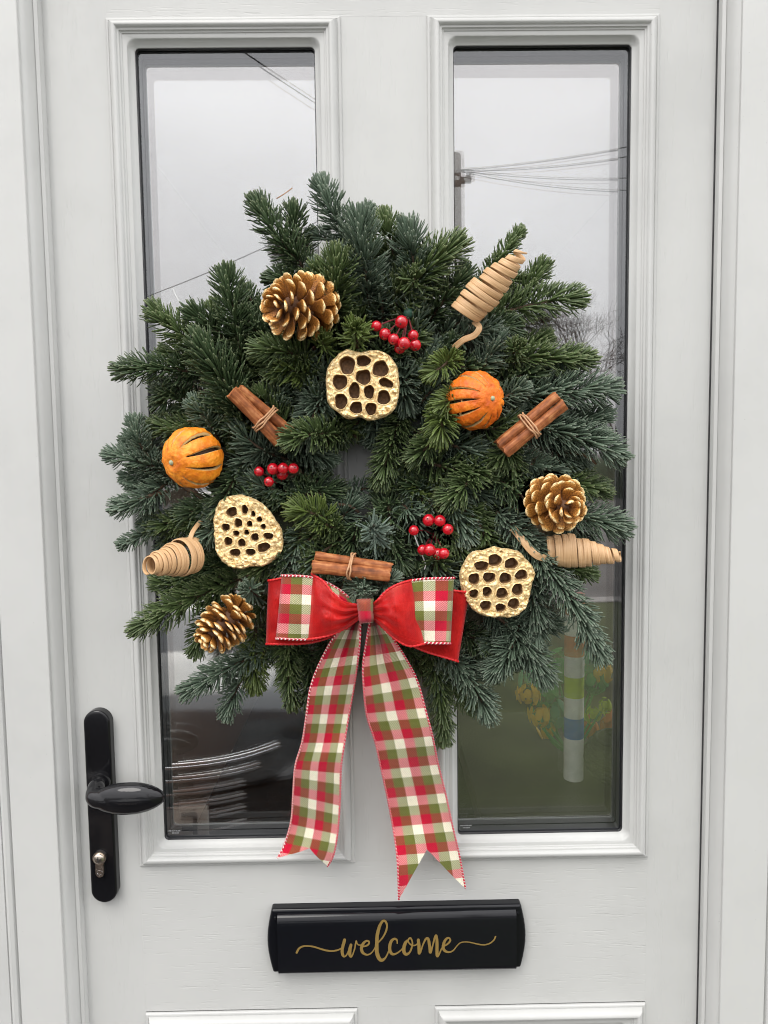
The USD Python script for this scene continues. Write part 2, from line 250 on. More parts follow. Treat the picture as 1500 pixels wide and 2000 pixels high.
def tartan(name, cols, rows):
    """Gingham weave: u = metres across, v = metres along / the check size, in the ribbon's own coordinates."""
    def ramp(c): return {'ramp': [(0.0, c[0]), (0.3334, c[1]), (0.6667, c[2])], 'interpolate': False}
    mat(name, {'tc': ('texture_coordinate', {}), 's': ('separate_xyz', {}), 'fu': ('math', {'math_type': 'fraction'}), 'fv': ('math', {'math_type': 'fraction'}), 'du': ('math', {'math_type': 'divide', 'value2': 3.0}), 'dv': ('math', {'math_type': 'divide', 'value2': 3.0}),
               'ru': ('rgb_ramp', ramp(cols)), 'rv': ('rgb_ramp', ramp(rows)), 'ku': ('math', {'math_type': 'multiply', 'value2': 30.0}), 'tw': ('math', {'math_type': 'multiply_add', 'value2': 30.0}), 'si': ('math', {'math_type': 'sine'}),
               'fr': ('map_range', {'from_min': -0.5, 'from_max': 0.5, 'to_min': 0.14, 'to_max': 0.82, 'clamp': True}), 'mx': ('mix', {}), 'mu': ('mix', {'mix_type': 'multiply', 'fac': 1.0}), 'mb': ('mix', {'fac': 0.5}), 'g': ('geometry', {}), 'n': ('noise_texture', {'scale': 700.0, 'detail': 2.0}), 'nm': ('map_range', {'from_min': 0.3, 'from_max': 0.7, 'to_min': 0.86, 'to_max': 1.1, 'clamp': True}), 'ml': ('mix', {'mix_type': 'multiply', 'fac': 1.0}),
               'b': ('bump', {'strength': 0.6, 'distance': 0.0008}), 'p': ('principled_bsdf', {'roughness': 0.85, 'specular_ior_level': 0.2, 'sheen_weight': 0.15}), 'tl': ('translucent_bsdf', {}), 'm': ('mix_closure', {'fac': 0.08})},
        [('tc.UV', 's.vector'), ('s.x', 'du.value1'), ('s.y', 'dv.value1'), ('du.value', 'fu.value1'), ('dv.value', 'fv.value1'), ('fu.value', 'ru.fac'), ('fv.value', 'rv.fac'), ('s.y', 'ku.value1'), ('s.x', 'tw.value1'), ('ku.value', 'tw.value3'), ('tw.value', 'si.value1'), ('si.value', 'fr.value'),
         ('fr.result', 'mx.fac'), ('ru.color', 'mx.color1'), ('rv.color', 'mx.color2'), ('g.position', 'n.vector'), ('n.fac', 'nm.value'), ('ru.color', 'mu.color1'), ('rv.color', 'mu.color2'), ('mx.color', 'mb.color1'), ('mu.color', 'mb.color2'), ('mb.color', 'ml.color1'), ('nm.result', 'ml.color2'), ('ml.color', 'p.base_color'), ('ml.color', 'tl.color'), ('fr.result', 'b.height'), ('b.normal', 'p.normal'), ('p.BSDF', 'm.closure1'), ('tl.BSDF', 'm.closure2')], surface='m.closure')
tartan('tartan_tail', (RED, OLIVE, CREAM), (RED, CREAM, OLIVE))
mat('sheer_red', {'tc': ('texture_coordinate', {}), 'g': ('geometry', {}), 'n': ('noise_texture', {'scale': 45.0, 'detail': 4.0}), 'ma': ('mapping', {'scale': (900.0, 900.0, 260.0)}), 'n2': ('noise_texture', {'scale': 1.0, 'detail': 2.0}), 'r': ('rgb_ramp', {'ramp': [(0.3, (0.40, 0.004, 0.005)), (0.7, (0.62, 0.012, 0.009))]}),
                  'b': ('bump', {'strength': 0.3, 'distance': 0.0006}), 'd': ('principled_bsdf', {'roughness': 0.5, 'specular_ior_level': 0.35, 'sheen_weight': 0.1}), 'tl': ('translucent_bsdf', {}), 'm1': ('mix_closure', {'fac': 0.35}), 't': ('transparent_bsdf', {'color': (0.85, 0.16, 0.14)}), 'fr': ('map_range', {'from_min': 0.35, 'from_max': 0.65, 'to_min': 0.16, 'to_max': 0.50, 'clamp': True}), 'm2': ('mix_closure', {})},
    [('g.position', 'n.vector'), ('g.position', 'ma.vector'), ('ma.vector', 'n2.vector'), ('n.fac', 'r.fac'), ('r.color', 'd.base_color'), ('r.color', 'tl.color'), ('n2.fac', 'b.height'), ('b.normal', 'd.normal'), ('d.BSDF', 'm1.closure1'), ('tl.BSDF', 'm1.closure2'), ('n2.fac', 'fr.value'), ('fr.result', 'm2.fac'), ('m1.closure', 'm2.closure1'), ('t.BSDF', 'm2.closure2')], surface='m2.closure')
plain('wire_edge_red', (0.52, 0.010, 0.012), 0.5, bump=0.6, bscale=700)
mat('wire_edge_stitch', {'tc': ('texture_coordinate', {}), 's': ('separate_xyz', {}), 'm': ('math', {'math_type': 'multiply', 'value2': 1.0}), 'f': ('math', {'math_type': 'fraction'}), 'r': ('rgb_ramp', {'ramp': [(0.0, (0.42, 0.01, 0.035)), (0.66, (0.75, 0.62, 0.56))], 'interpolate': False}), 'p': ('principled_bsdf', {'roughness': 0.7})},
    [('tc.UV', 's.vector'), ('s.x', 'm.value1'), ('m.value', 'f.value1'), ('f.value', 'r.fac'), ('r.color', 'p.base_color')])
# outdoors and indoors
plain('asphalt', (0.085, 0.080, 0.076), 0.85, var=0.25, scale=1.2, bump=0.3, bscale=60)
plain('driveway', (0.035, 0.030, 0.027), 0.9, var=0.35, scale=3, bump=0.4, bscale=40, dist=0.004)
plain('lawn', (0.050, 0.062, 0.022), 0.95, var=0.35, scale=2.5, bump=0.6, bscale=80, dist=0.02)
plain('kerb_stone', (0.22, 0.21, 0.20), 0.85, var=0.15, scale=12)
plain('bark', (0.055, 0.042, 0.036), 0.9, var=0.3, scale=20)
plain('hedge_green', (0.022, 0.034, 0.014), 0.9, var=0.5, scale=6)
plain('pole_wood', (0.10, 0.078, 0.062), 0.85, var=0.2, scale=9)
plain('cable_black', (0.02, 0.02, 0.02), 0.6)
plain('car_paint', (0.030, 0.036, 0.040), 0.16, metal=0.3, coat=1.0)
plain('car_glass', (0.012, 0.018, 0.020), 0.04, spec=0.8)
plain('chrome', (0.75, 0.76, 0.78), 0.12, 1.0)
plain('black_plastic', (0.012, 0.012, 0.012), 0.5)
plain('tyre', (0.015, 0.015, 0.015), 0.85)
plain('headlamp', (0.25, 0.28, 0.30), 0.08, metal=0.6)
plain('plate_white', (0.62, 0.61, 0.55), 0.5)
mat('house_brick', {'tc': ('geometry', {}), 'm': ('mapping', {'rotation': (math.pi/2, 0, 0)}), 'br': ('brick_texture', {'color1': (0.24, 0.10, 0.065), 'color2': (0.30, 0.14, 0.09), 'mortar': (0.36, 0.33, 0.29), 'scale': 1.0, 'mortar_size': 0.008, 'brick_width': 0.225, 'row_height': 0.075}), 'p': ('principled_bsdf', {'roughness': 0.9})},
    [('tc.position', 'm.vector'), ('m.vector', 'br.vector'), ('br.color', 'p.base_color')])
plain('hall_wall', (0.60, 0.54, 0.47), 0.9, var=0.06, scale=4)
plain('hall_floor', (0.10, 0.055, 0.03), 0.5, var=0.25, scale=8)
plain('table_dark', (0.030, 0.024, 0.020), 0.45, var=0.2, scale=20)
plain('basket_black', (0.010, 0.009, 0.009), 0.7, bump=0.5, bscale=200, dist=0.004)
for nm, c in dict(band_white=(0.86, 0.86, 0.83), band_orange=(0.62, 0.12, 0.01), band_green=(0.46, 0.62, 0.01), band_blue=(0.04, 0.17, 0.52), flower_yellow=(0.75, 0.42, 0.005), flower_green=(0.05, 0.34, 0.07), flower_teal=(0.05, 0.34, 0.18), flower_lime=(0.48, 0.62, 0.01), flower_orange=(0.62, 0.16, 0.01)).items():
    plain(nm, c, 0.55, var=0.18, scale=40)

# ------------------------------------------------------------------ ground, road, sky's surroundings
def sheet(name, x0, x1, y0, y1, z, m, n=1, **kw):
    xs, ys = np.linspace(x0, x1, n+1), np.linspace(y0, y1, n+1); X, Y = np.meshgrid(xs, ys, indexing='ij')
    return obj(name, grid_mesh(np.stack([X, Y, np.full_like(X, z)], -1)), m, kind='structure', **kw)
GZ = -0.12
sheet('road', -900, 900, -1800, -6.95, GZ-0.10, 'asphalt', label='grey tarmac road beyond the front lawn')
sheet('driveway', -7, 0.10, -6.7, 0.0, GZ, 'driveway', label='dark paved drive where the car is parked')
sheet('lawn', 0.10, 9, -6.7, -0.6, GZ+0.03, 'lawn', label='short green front lawn beside the drive')
sheet('path', 0.10, 9, -0.6, 0.0, GZ+0.004, 'driveway', label='narrow paved strip along the foot of the house')
obj('kerb', box(-900, 900, -6.95, -6.7, GZ-0.2, GZ+0.04), 'kerb_stone', kind='structure', label='pale kerb between lawn and road')
sheet('ground', -900, 900, -6.7, 60, GZ-0.12, 'driveway', label='ground under the house')

# ------------------------------------------------------------------ house front around the door and the hall behind it
hw = xf('house_wall', label='red brick house front in which the pale grey door is set', cat='wall')
obj('brickwork', cat([box(-5, -0.62, -0.02, 0.25, GZ-0.2, 5.5), box(0.64, 5, -0.02, 0.25, GZ-0.2, 5.5), box(-0.62, 0.64, -0.02, 0.25, 2.22, 5.5)]), 'house_brick', hw)
hall = xf('hall', kind='structure')
obj('hall_wall', cat([box(-0.80, -0.75, 0.25, 4.2, GZ, 2.5), box(0.95, 1.0, 1.50, 4.2, GZ, 2.5), box(0.95, 1.0, 0.26, 1.50, GZ, 0.70), box(0.95, 1.0, 0.26, 1.50, 2.35, 2.5), box(-0.80, 1.0, 4.2, 4.3, GZ, 2.5), box(-0.75, -0.50, 0.05, 0.25, GZ, 2.5), box(0.52, 0.95, 0.05, 0.25, GZ, 2.5)]), 'hall_wall', hall)
obj('hall_window_frame', cat([box(0.955, 0.995, 0.26, 1.50, 0.70, 0.74), box(0.955, 0.995, 0.26, 1.50, 2.31, 2.35), box(0.955, 0.995, 0.26, 0.30, 0.74, 2.31), box(0.955, 0.995, 1.46, 1.50, 0.74, 2.31)]), 'band_white', hall)
obj('hall_floor', box(-0.80, 1.0, 0.05, 4.2, GZ-0.05, 0.0), 'hall_floor', hall)
obj('hall_ceiling', box(-0.80, 1.0, 0.05, 4.3, 2.5, 2.55), 'hall_wall', hall)

# ------------------------------------------------------------------ door frame
FD = -0.030                                                        # front of the frame
def jamb_profile(sgn, xin):
    """Plan outline of one jamb: xin is its inner edge; sgn +1 grows to the right."""
    pts = [(0.000, 0.046), (0.000, -0.004), (0.0008, -0.011), (0.0045, -0.0125), (0.0052, -0.0105), (0.0062, -0.0130), (0.0080, -0.0175), (0.0100, -0.0212), (0.0122, -0.0240), (0.0144, -0.0258), (0.0152, -0.0262), (0.0156, -0.0295), (0.0163, FD), (0.0702, FD), (0.0709, FD+0.0008), (0.0709, 0.046)]
    return [(xin+sgn*a, b) for a, b in pts]
def prism_z(pts, z0, z1):
    m = trimesh.creation.extrude_polygon(Polygon(pts), z1-z0, engine='earcut'); m.apply_translation([0, 0, z0]); return m
fr = xf('door_frame', label='pale grey moulded door frame around the front door', cat='door frame')
XL, XR = -0.3790, 0.4062
jl = obj('jamb', prism_z(jamb_profile(-1, XL), 0.0, 2.10), 'paint_smooth', fr, smooth=25)
jr = obj('jamb', prism_z(jamb_profile(1, XR), 0.0, 2.10), 'paint_smooth', fr, smooth=25)
obj('weather_seal', box(XR-0.0009, XR-0.0001, -0.003, 0.006, 0.02, 2.07), 'rubber', fr)
obj('head', cat([box(XL-0.08, XR+0.08, FD, 0.046, 2.10, 2.18)]), 'paint_smooth', fr)
obj('sill', cbox(XL-0.08, XR+0.08, -0.09, 0.046, -0.10, -0.002, 0.004), 'aluminium', fr)
# coupled outer trims beyond the narrow dark joints
def trim(s, x, lab):
    pts = [(0.0, 0.046), (0.0, -0.018), (0.0006, -0.0235), (0.003, -0.0275), (0.0075, -0.0292), (0.0105, -0.0282), (0.0110, -0.0262), (0.0118, -0.0262), (0.0122, -0.0285), (0.0245, -0.0305), (0.026, -0.0290), (0.0265, -0.0150), (0.09, -0.0150), (0.14, -0.0150), (0.14, 0.046)]
    obj('frame_trim', prism_z([(x+s*a, b) for a, b in pts], 0.0, 2.18), 'paint_smooth', smooth=25, label=lab, cat='trim')
trim(-1, XL-0.0726, 'pale moulded outer trim left of the door frame, past the dark joint')
trim(1, XR+0.0726, 'pale moulded outer trim right of the door frame, past the dark joint')

# ------------------------------------------------------------------ door
door = xf('front_door', label='pale grey panelled front door with two tall glazed panes', cat='door')
DX0, DX1, DZ0, DZ1 = XL-0.012, XR+0.012, 0.012, 2.095
WZ0, WZ1 = 0.970, 1.993
WL, WR = (-0.306, -0.034), (0.0662, 0.3384)
SX = [DX0, WL[0], WL[1], WR[0], WR[1], DX1]
E_ = 0.0001
def slab(x0, x1, z0, z1): return box(x0, x1, 0.0, 0.046, z0, z1)
obj('stile', slab(DX0, WL[0]-E_, DZ0, DZ1), 'paint_upright', door); obj('stile', slab(WR[1]+E_, DX1, DZ0, DZ1), 'paint_upright', door)
obj('muntin', slab(WL[1]+E_, WR[0]-E_, WZ0, WZ1), 'paint_upright', door)
obj('rail', slab(WL[0]-E_/2, WR[1]+E_/2, WZ1+E_, DZ1), 'paint_across', door)
obj('rail', slab(WL[0]-E_/2, WR[1]+E_/2, 0.775, WZ0-E_), 'paint_across', door)
obj('rail', slab(WL[0]-E_/2, WR[1]+E_/2, DZ0, 0.20), 'paint_across', door)
obj('muntin', slab(WL[1]+E_, WR[0]-E_, 0.20+E_, 0.775-E_), 'paint_upright', door)
def rrect(x0, x1, z0, z1, r, k=7):
    r = max(r, 1e-5); out = []
    for cx, cz, a in ((x1-r, z1-r, 0), (x0+r, z1-r, 90), (x0+r, z0+r, 180), (x1-r, z0+r, 270)):
        for g in np.linspace(a, a+90, k): out.append((cx+r*math.cos(math.radians(g)), cz+r*math.sin(math.radians(g))))
    return np.array(out)
def mould(w, z0, z1, prof):
    rings = []
    for o, h, r in prof:
        q = rrect(w[0]+o/1e3, w[1]-o/1e3, z0+o/1e3, z1-o/1e3, r/1e3); rings.append(np.stack([q[:, 0], np.full(len(q), -h/1e3), q[:, 1]], 1))
    return grid_mesh(np.array(rings), close=True, flip=True)
PROF = [(-0.2, -0.6, .8), (0, 1.2, .8), (0.5, 2.2, .8), (1.4, 2.9, .7), (3.2, 3.0, .5), (3.7, 2.4, .4), (4.3, 2.5, .4), (4.9, 4.6, .4), (6.0, 7.4, .4), (7.6, 9.6, .4), (9.4, 10.9, .4), (11.4, 11.3, .4), (12.8, 10.8, .4), (13.9, 9.2, .4), (14.5, 7.9, .4), (15.2, 7.6, .4), (16.6, 7.5, .4), (17.2, 6.0, .4), (17.7, 5.4, .4), (19.0, 5.2, .4), (19.5, 4.2, .6), (20.2, 4.0, 1), (24.0, 3.9, 8), (24.5, 3.0, 10.5), (25.2, 1.2, 10.3), (26.4, -0.8, 9.5), (28.0, -2.4, 8), (29.6, -3.4, 6.6), (30.6, -3.8, 5.6), (31.0, -4.6, 5.2), (31.0, -6.0, 5.2)]
AP = 0.0310
def ring_box(w, z0, z1, o_out, o_in, y0, y1, r=0.004):
    a = Polygon(rrect(w[0]+o_out, w[1]-o_out, z0+o_out, z1-o_out, 0.001)).difference(Polygon(rrect(w[0]+o_in, w[1]-o_in, z0+o_in, z1-o_in, r)))
    return extr(a, y0, y1)
def flat_pane(w, z0, z1, y, tz=0.0, tx=0.0, ins=0.004):
    x0, x1, za, zb = w[0]+ins, w[1]-ins, z0+ins, z1-ins; cx, cz = (x0+x1)/2, (za+zb)/2
    v = np.array([[x, y+(x-cx)*tz+(z-cz)*tx, z] for x, z in ((x0, za), (x1, za), (x1, zb), (x0, zb))]); return v, np.array([[0, 1, 2], [0, 2, 3]])
for i, w in enumerate((WL, WR)):
    win = xf('window', door, label=('left', 'right')[i]+' tall glazed pane with stepped moulding')
    obj('moulding', mould(w, WZ0, WZ1, PROF), 'paint_smooth', win, smooth=38)
    obj('gasket', ring_box(w, WZ0, WZ1, 0.004, AP+0.0006, 0.0048, 0.0094, 0.0045), 'rubber', win)
    obj('spacer_bar', ring_box(w, WZ0, WZ1, 0.004, AP+0.0016, 0.0112, 0.0244), 'spacer', win)
    obj('spacer_bar', ring_box(w, WZ0, WZ1, 0.004, AP+0.0016, 0.0270, 0.0396), 'spacer', win)
    obj('spacer_edge', ring_box(w, WZ0, WZ1, AP+0.0018, AP+0.0030, 0.0382, 0.0394), 'aluminium', win)
    obj('pane', flat_pane(w, WZ0, WZ1, 0.0102), 'pane_outer', win)
    obj('pane', flat_pane(w, WZ0, WZ1, 0.0257, 0.0022, 0.0004), 'pane_middle', win)
    obj('pane', flat_pane(w, WZ0, WZ1, 0.0411, 0.0066, 0.0018), 'pane_inner', win)
    for k, (tx, dz, dx) in enumerate((('ONE TUFF GLASS', 0.0, 0.0), ('EN 12150', -0.0028, 0.0045))):
        t = meshkit.text_mesh(tx, 0.0013, 0.0001); v = t.vertices.copy(); t.vertices = np.stack([v[:, 0]+w[0]+AP+0.0035+dx, 0.0100-v[:, 2], v[:, 1]+WZ0+AP+0.0085+dz], 1)
        obj('glass_mark', t, 'white_print', win)
LOWP = [(o, h, r) for o, h, r in PROF[:23]] + [(24.5, 3.0, 10.5), (25.2, 1.2, 10.3), (26.4, 0.2, 9.5), (28.0, -0.6, 8), (34, -0.8, 6), (40, 1.5, 3), (46, 2.0, 1), (47, 2.0, 1)]
for w in (WL, WR):
    obj('panel_moulding', mould(w, 0.20, 0.7735, LOWP), 'paint_smooth', door, smooth=38)
    o = 0.0465; obj('panel', box(w[0]+o, w[1]-o, -0.0018, 0.02, 0.20+o, 0.7735-o), 'paint_upright', door)
    obj('panel_backing', box(w[0]+E_, w[1]-E_, 0.021, 0.045, 0.20+E_, 0.775-E_), 'paint_upright', door)

# handle set
hd = xf('door_handle', door, label='black lever handle on a long rounded plate')
HX, HZ0, HZ1 = P(195, 1560, 0.012)[0], 0.9295, 1.1765
stad = LineString([(HX, HZ0+0.0163), (HX, HZ1-0.0163)]).buffer(0.0163, quad_segs=24)
obj('handle_plate', bevelled(stad, 0.0, -0.0125, 0.0028), 'black_gloss', hd, smooth=30)
boss = P(197, 1527, 0.0125)
obj('handle_boss', lathe([(0.0, 0.0), (0.0125, 0.0), (0.0125, 0.004), (0.0118, 0.0055), (0.0, 0.0055)], 32, (0, -1, 0), boss+[0, 0.0005, 0]), 'black_gloss', hd, smooth=40)
def lever():
    neck = spline([boss+[0, -0.002, 0], boss+[-0.001, -0.016, -0.002], P(188, 1538, 0.040), P(186, 1556, 0.052), P(205, 1560, 0.0555), P(225, 1560, 0.056)], 26)
    rad = np.interp(np.linspace(0, 1, 26), [0, .25, .5, .75, 1], [0.0092, 0.0090, 0.0102, 0.0122, 0.0130])
    parts = []
    def ball(p, r): return trimesh.creation.icosphere(2, r).vertices+p
    for a, b, ra, rb in zip(neck[:-1], neck[1:], rad[:-1], rad[1:]): parts.append(manifold3d.Manifold.hull_points(np.vstack([ball(a, ra), ball(b, rb)])))
    A, B = P(172, 1563, 0.056), P(322, 1556, 0.060); ax = nrm(B-A); L = np.linalg.norm(B-A); s = np.linspace(0, 1, 41)
    r = 0.0200*np.clip(1-np.abs(2*s-1.04)**2.15, 0, 1)**0.66*np.clip((1-s)/.02+.05, 0, 1); g = np.arange(40)*2*np.pi/40; up = nrm(np.array([0, 0, 1.0])-ax[2]*ax); out = np.cross(ax, up)
    V = (A+s[:, None]*L*ax)[:, None]+r[:, None, None]*(np.cos(g)[None, :, None]*up*0.95+np.sin(g)[None, :, None]*out*0.66)
    parts.append(manifold3d.Manifold.hull_points(V.reshape(-1, 3)))
    m = manifold3d.Manifold.batch_boolean(parts, manifold3d.OpType.Add).refine_to_length(0.0022); t = as_tm(m); t.merge_vertices(); trimesh.smoothing.filter_taubin(t, 0.5, 0.53, 14); return t
obj('lever', lever(), 'black_gloss', hd, smooth=True)
KC = P(194, 1676, 0.0155)
euro = unary_union([Point(KC[0], KC[2]).buffer(0.0083, quad_segs=24), LineString([(KC[0], KC[2]), (KC[0], KC[2]-0.0195)]).buffer(0.0050, quad_segs=16)])
obj('lock_surround', extr(euro.buffer(0.0016), -0.0105, -0.0135), 'black_satin', hd)
obj('lock_cylinder', extr(euro, -0.0105, -0.0165), 'nickel', hd)
obj('lock_plug', lathe([(0.0, 0.0), (0.0066, 0.0), (0.0066, 0.0016), (0.0060, 0.0024), (0.0035, 0.0034), (0.0, 0.0036)], 32, (0, -1, 0), [KC[0], -0.0164, KC[2]]), 'nickel', hd, smooth=40)
obj('keyhole', cbox(KC[0]-0.0007, KC[0]+0.0007, -0.0204, -0.0190, KC[2]-0.0035, KC[2]+0.0038, 0.0002), 'rubber', hd)
ring = [(KC[0]+0.0031*math.cos(a), -0.01655, KC[2]-0.0185+0.0031*math.sin(a)) for a in np.arange(24)*2*math.pi/24]
obj('lock_mark', tube(ring, 0.0004, 6, closed=True), 'chrome', hd)

# letter plate with the word in gold script
lb = xf('letter_plate', door, label='black letter plate with welcome in gold script')
a0, a1 = P(527, 1775, 0.010), P(1018, 1764, 0.010); b0, b1 = P(537, 1898, 0.010), P(1016, 1889, 0.010); mL, mR = P(522, 1835, 0.010), P(1027, 1826, 0.010)
ztop, zbot = (a0[2]+a1[2])/2, (b0[2]+b1[2])/2; xl, xr = (a0[0]+b0[0])/2, (a1[0]+b1[0])/2
arc = lambda x, xm: [(x+(xm-x)*math.sin(t*math.pi), ztop+(zbot-ztop)*t) for t in np.linspace(0, 1, 13)]
plate = Polygon(arc(xr, mR[0])+arc(xl, mL[0])[::-1]).buffer(-0.003).buffer(0.003, quad_segs=8).convex_hull
obj('plate', bevelled(plate, 0.0, -0.0125, 0.004), 'black_satin', lb, smooth=30)
fx0, fx1 = P(541, 1800, 0.019)[0], P(1009, 1800, 0.019)[0]; fzt, fzb = ztop-0.0050, zbot+0.0022
fp = [(-0.010, fzt), (-0.0135, fzt-0.0002), (-0.0160, fzt-0.0018), (-0.0182, fzt-0.0050), (-0.0194, fzt-0.0095), (-0.0200, fzt-0.016), (-0.0200, fzb+0.010), (-0.0192, fzb+0.004), (-0.0172, fzb+0.0008), (-0.0150, fzb), (-0.010, fzb)]
fl = trimesh.creation.extrude_polygon(Polygon(fp), fx1-fx0, engine='earcut'); v = fl.vertices.copy(); fl.vertices = np.stack([v[:, 2]+fx0, v[:, 0], v[:, 1]], 1)
obj('flap', fl, 'black_satin', lb, smooth=28)
for x in (fx0+0.001, fx1-0.001): obj('flap_pin', lathe([(0, 0), (0.0024, 0), (0.0022, 0.0012), (0, 0.0018)], 16, (0, -1, 0), [x+(0.004 if x > 0 else -0.004), -0.0120, fzt-0.006]), 'black_satin', lb, smooth=40)
def script_word():
    A = lambda x, y, w: (560+x/6.25, 1780+y/6.25, w/6.25); B = lambda x, y, w: (740+x/5.769, 1780+y/5.769, w/5.769)
    S = [[A(*p) for p in q] for q in (
        [(122, 505, 28), (150, 455, 24), (200, 428, 20), (270, 425, 18), (340, 436, 20), (420, 462, 20), (500, 482, 22), (560, 485, 20), (620, 475, 18), (664, 455, 16)],
        [(706, 352, 40), (690, 410, 40), (677, 470, 40), (683, 530, 36), (700, 552, 22), (725, 540, 18), (752, 490, 18), (778, 425, 24)],
        [(784, 412, 36), (770, 470, 44), (768, 520, 42), (782, 552, 30), (802, 535, 18), (826, 470, 18), (840, 400, 20), (848, 365, 20), (858, 392, 14), (880, 412, 14), (915, 412, 14)],
        [(930, 432, 16), (975, 420, 22), (1005, 392, 24), (997, 364, 22), (962, 367, 26), (927, 405, 36), (912, 455, 40), (927, 503, 36), (972, 530, 22), (1020, 520, 16), (1060, 475, 14), (1084, 430, 14)],
        [(1115, 385, 16), (1170, 322, 20), (1213, 240, 24), (1224, 170, 26), (1200, 120, 26), (1166, 127, 30), (1131, 190, 38), (1106, 290, 44), (1099, 400, 46), (1101, 500, 50), (1125, 572, 48), (1160, 598, 40), (1203, 570, 22), (1240, 500, 18), (1258, 450, 18)],
        [(1350, 392, 16), (1345, 352, 22), (1315, 337, 26), (1277, 365, 36), (1257, 430, 42), (1262, 488, 40), (1292, 523, 32), (1340, 515, 20), (1390, 480, 16), (1424, 440, 14)])]
    S += [[B(*p) for p in q] for q in (
        [(322, 330, 24), (300, 355, 36), (284, 400, 40), (281, 450, 42), (305, 485, 34), (345, 465, 22), (370, 410, 20), (378, 350, 18), (357, 303, 20), (333, 318, 18), (336, 352, 16), (368, 382, 16), (408, 384, 14), (440, 362, 14)],
        [(445, 325, 36), (452, 400, 40), (455, 470, 38)], [(470, 462, 18), (495, 380, 18), (530, 312, 24), (556, 312, 30), (570, 380, 36), (580, 460, 36)], [(590, 462, 16), (610, 370, 18), (632, 292, 24), (648, 278, 28), (655, 350, 36), (655, 430, 38), (657, 500, 34), (675, 490, 18), (708, 418, 16)],
        [(720, 397, 16), (770, 372, 20), (804, 330, 22), (790, 300, 20), (757, 314, 26), (732, 360, 34), (727, 420, 36), (757, 454, 28), (800, 460, 18), (840, 440, 14), (880, 390, 12), (920, 355, 12), (980, 345, 12), (1050, 355, 12), (1120, 372, 14), (1190, 378, 14), (1250, 362, 14), (1295, 325, 16), (1314, 287, 18)])]
    shapes = []
    for s in S:
        q = spline(s, 14*len(s)); w = np.array([[*P(a, b, 0.0204)[[0, 2]], c/1.655e3/2] for a, b, c in q])
        for k in range(len(w)-1):
            shapes.append(MultiPoint([]).union(Point(w[k, :2]).buffer(w[k, 2], quad_segs=6)).union(Point(w[k+1, :2]).buffer(w[k+1, 2], quad_segs=6)).convex_hull)
    return extr(unary_union(shapes).simplify(0.00004), -0.0198, -0.0204)
obj('welcome_lettering', script_word(), 'gold_lettering', lb)

# ------------------------------------------------------------------ fir wreath
wreath = xf('fir_wreath', label='thick round fir wreath hanging on the pale grey front door', cat='wreath')
WC = P(712, 885, 0.0)
VIEW = np.array([0.0, -1.0, 0.0])
gr = np.linspace(0, 2*math.pi, 73)[:-1]
def moss_ring():
    R0, r0 = 0.134, 0.050; g2 = np.arange(20)*2*math.pi/20
    c = np.stack([np.cos(gr), np.zeros_like(gr), np.sin(gr)], 1)
    V = c[:, None]*(R0+r0*np.cos(g2))[None, :, None]; V[..., 1] -= (0.036+0.030*np.sin(g2))[None, :]
    V = np.vstack([V, V[:1]]); V = V+np.array([WC[0], 0, WC[2]])+0.005*noise3(V, 60)[..., None]
    return grid_mesh(V, close=True)
obj('moss_ring', moss_ring(), 'moss', wreath, smooth=True)
ORN = [(P(x, y, d), r/1.83e3, d-b) for x, y, r, d, b in ((583, 600, 76, .122, .050), (1087, 984, 66, .112, .042), (436, 1221, 60, .10, .035), (708, 752, 74, .118, .022), (484, 1040, 70, .105, .022), (973, 1138, 74, .108, .022), (377, 894, 58, .098, .035), (928, 782, 55, .105, .035),
       (500, 805, 34, .10, .016), (540, 840, 30, .095, .016), (1035, 830, 40, .11, .012), (1070, 800, 30, .11, .012), (1000, 860, 30, .11, .012), (640, 1100, 30, .12, .014), (690, 1103, 30, .12, .014), (740, 1110, 28, .12, .014), (560, 1190, 60, .105, .03), (650, 1185, 60, .12, .03), (780, 1190, 60, .12, .03), (860, 1210, 60, .105, .03),
       (770, 655, 50, .105, .014), (540, 925, 42, .095, .012), (845, 1050, 46, .098, .012), (350, 1088, 40, .098, .03), (950, 570, 40, .105, .03), (1120, 1080, 40, .078, .03))]
VS = np.array([0.0, 0.34, 0.70, 0.94, 1.0])
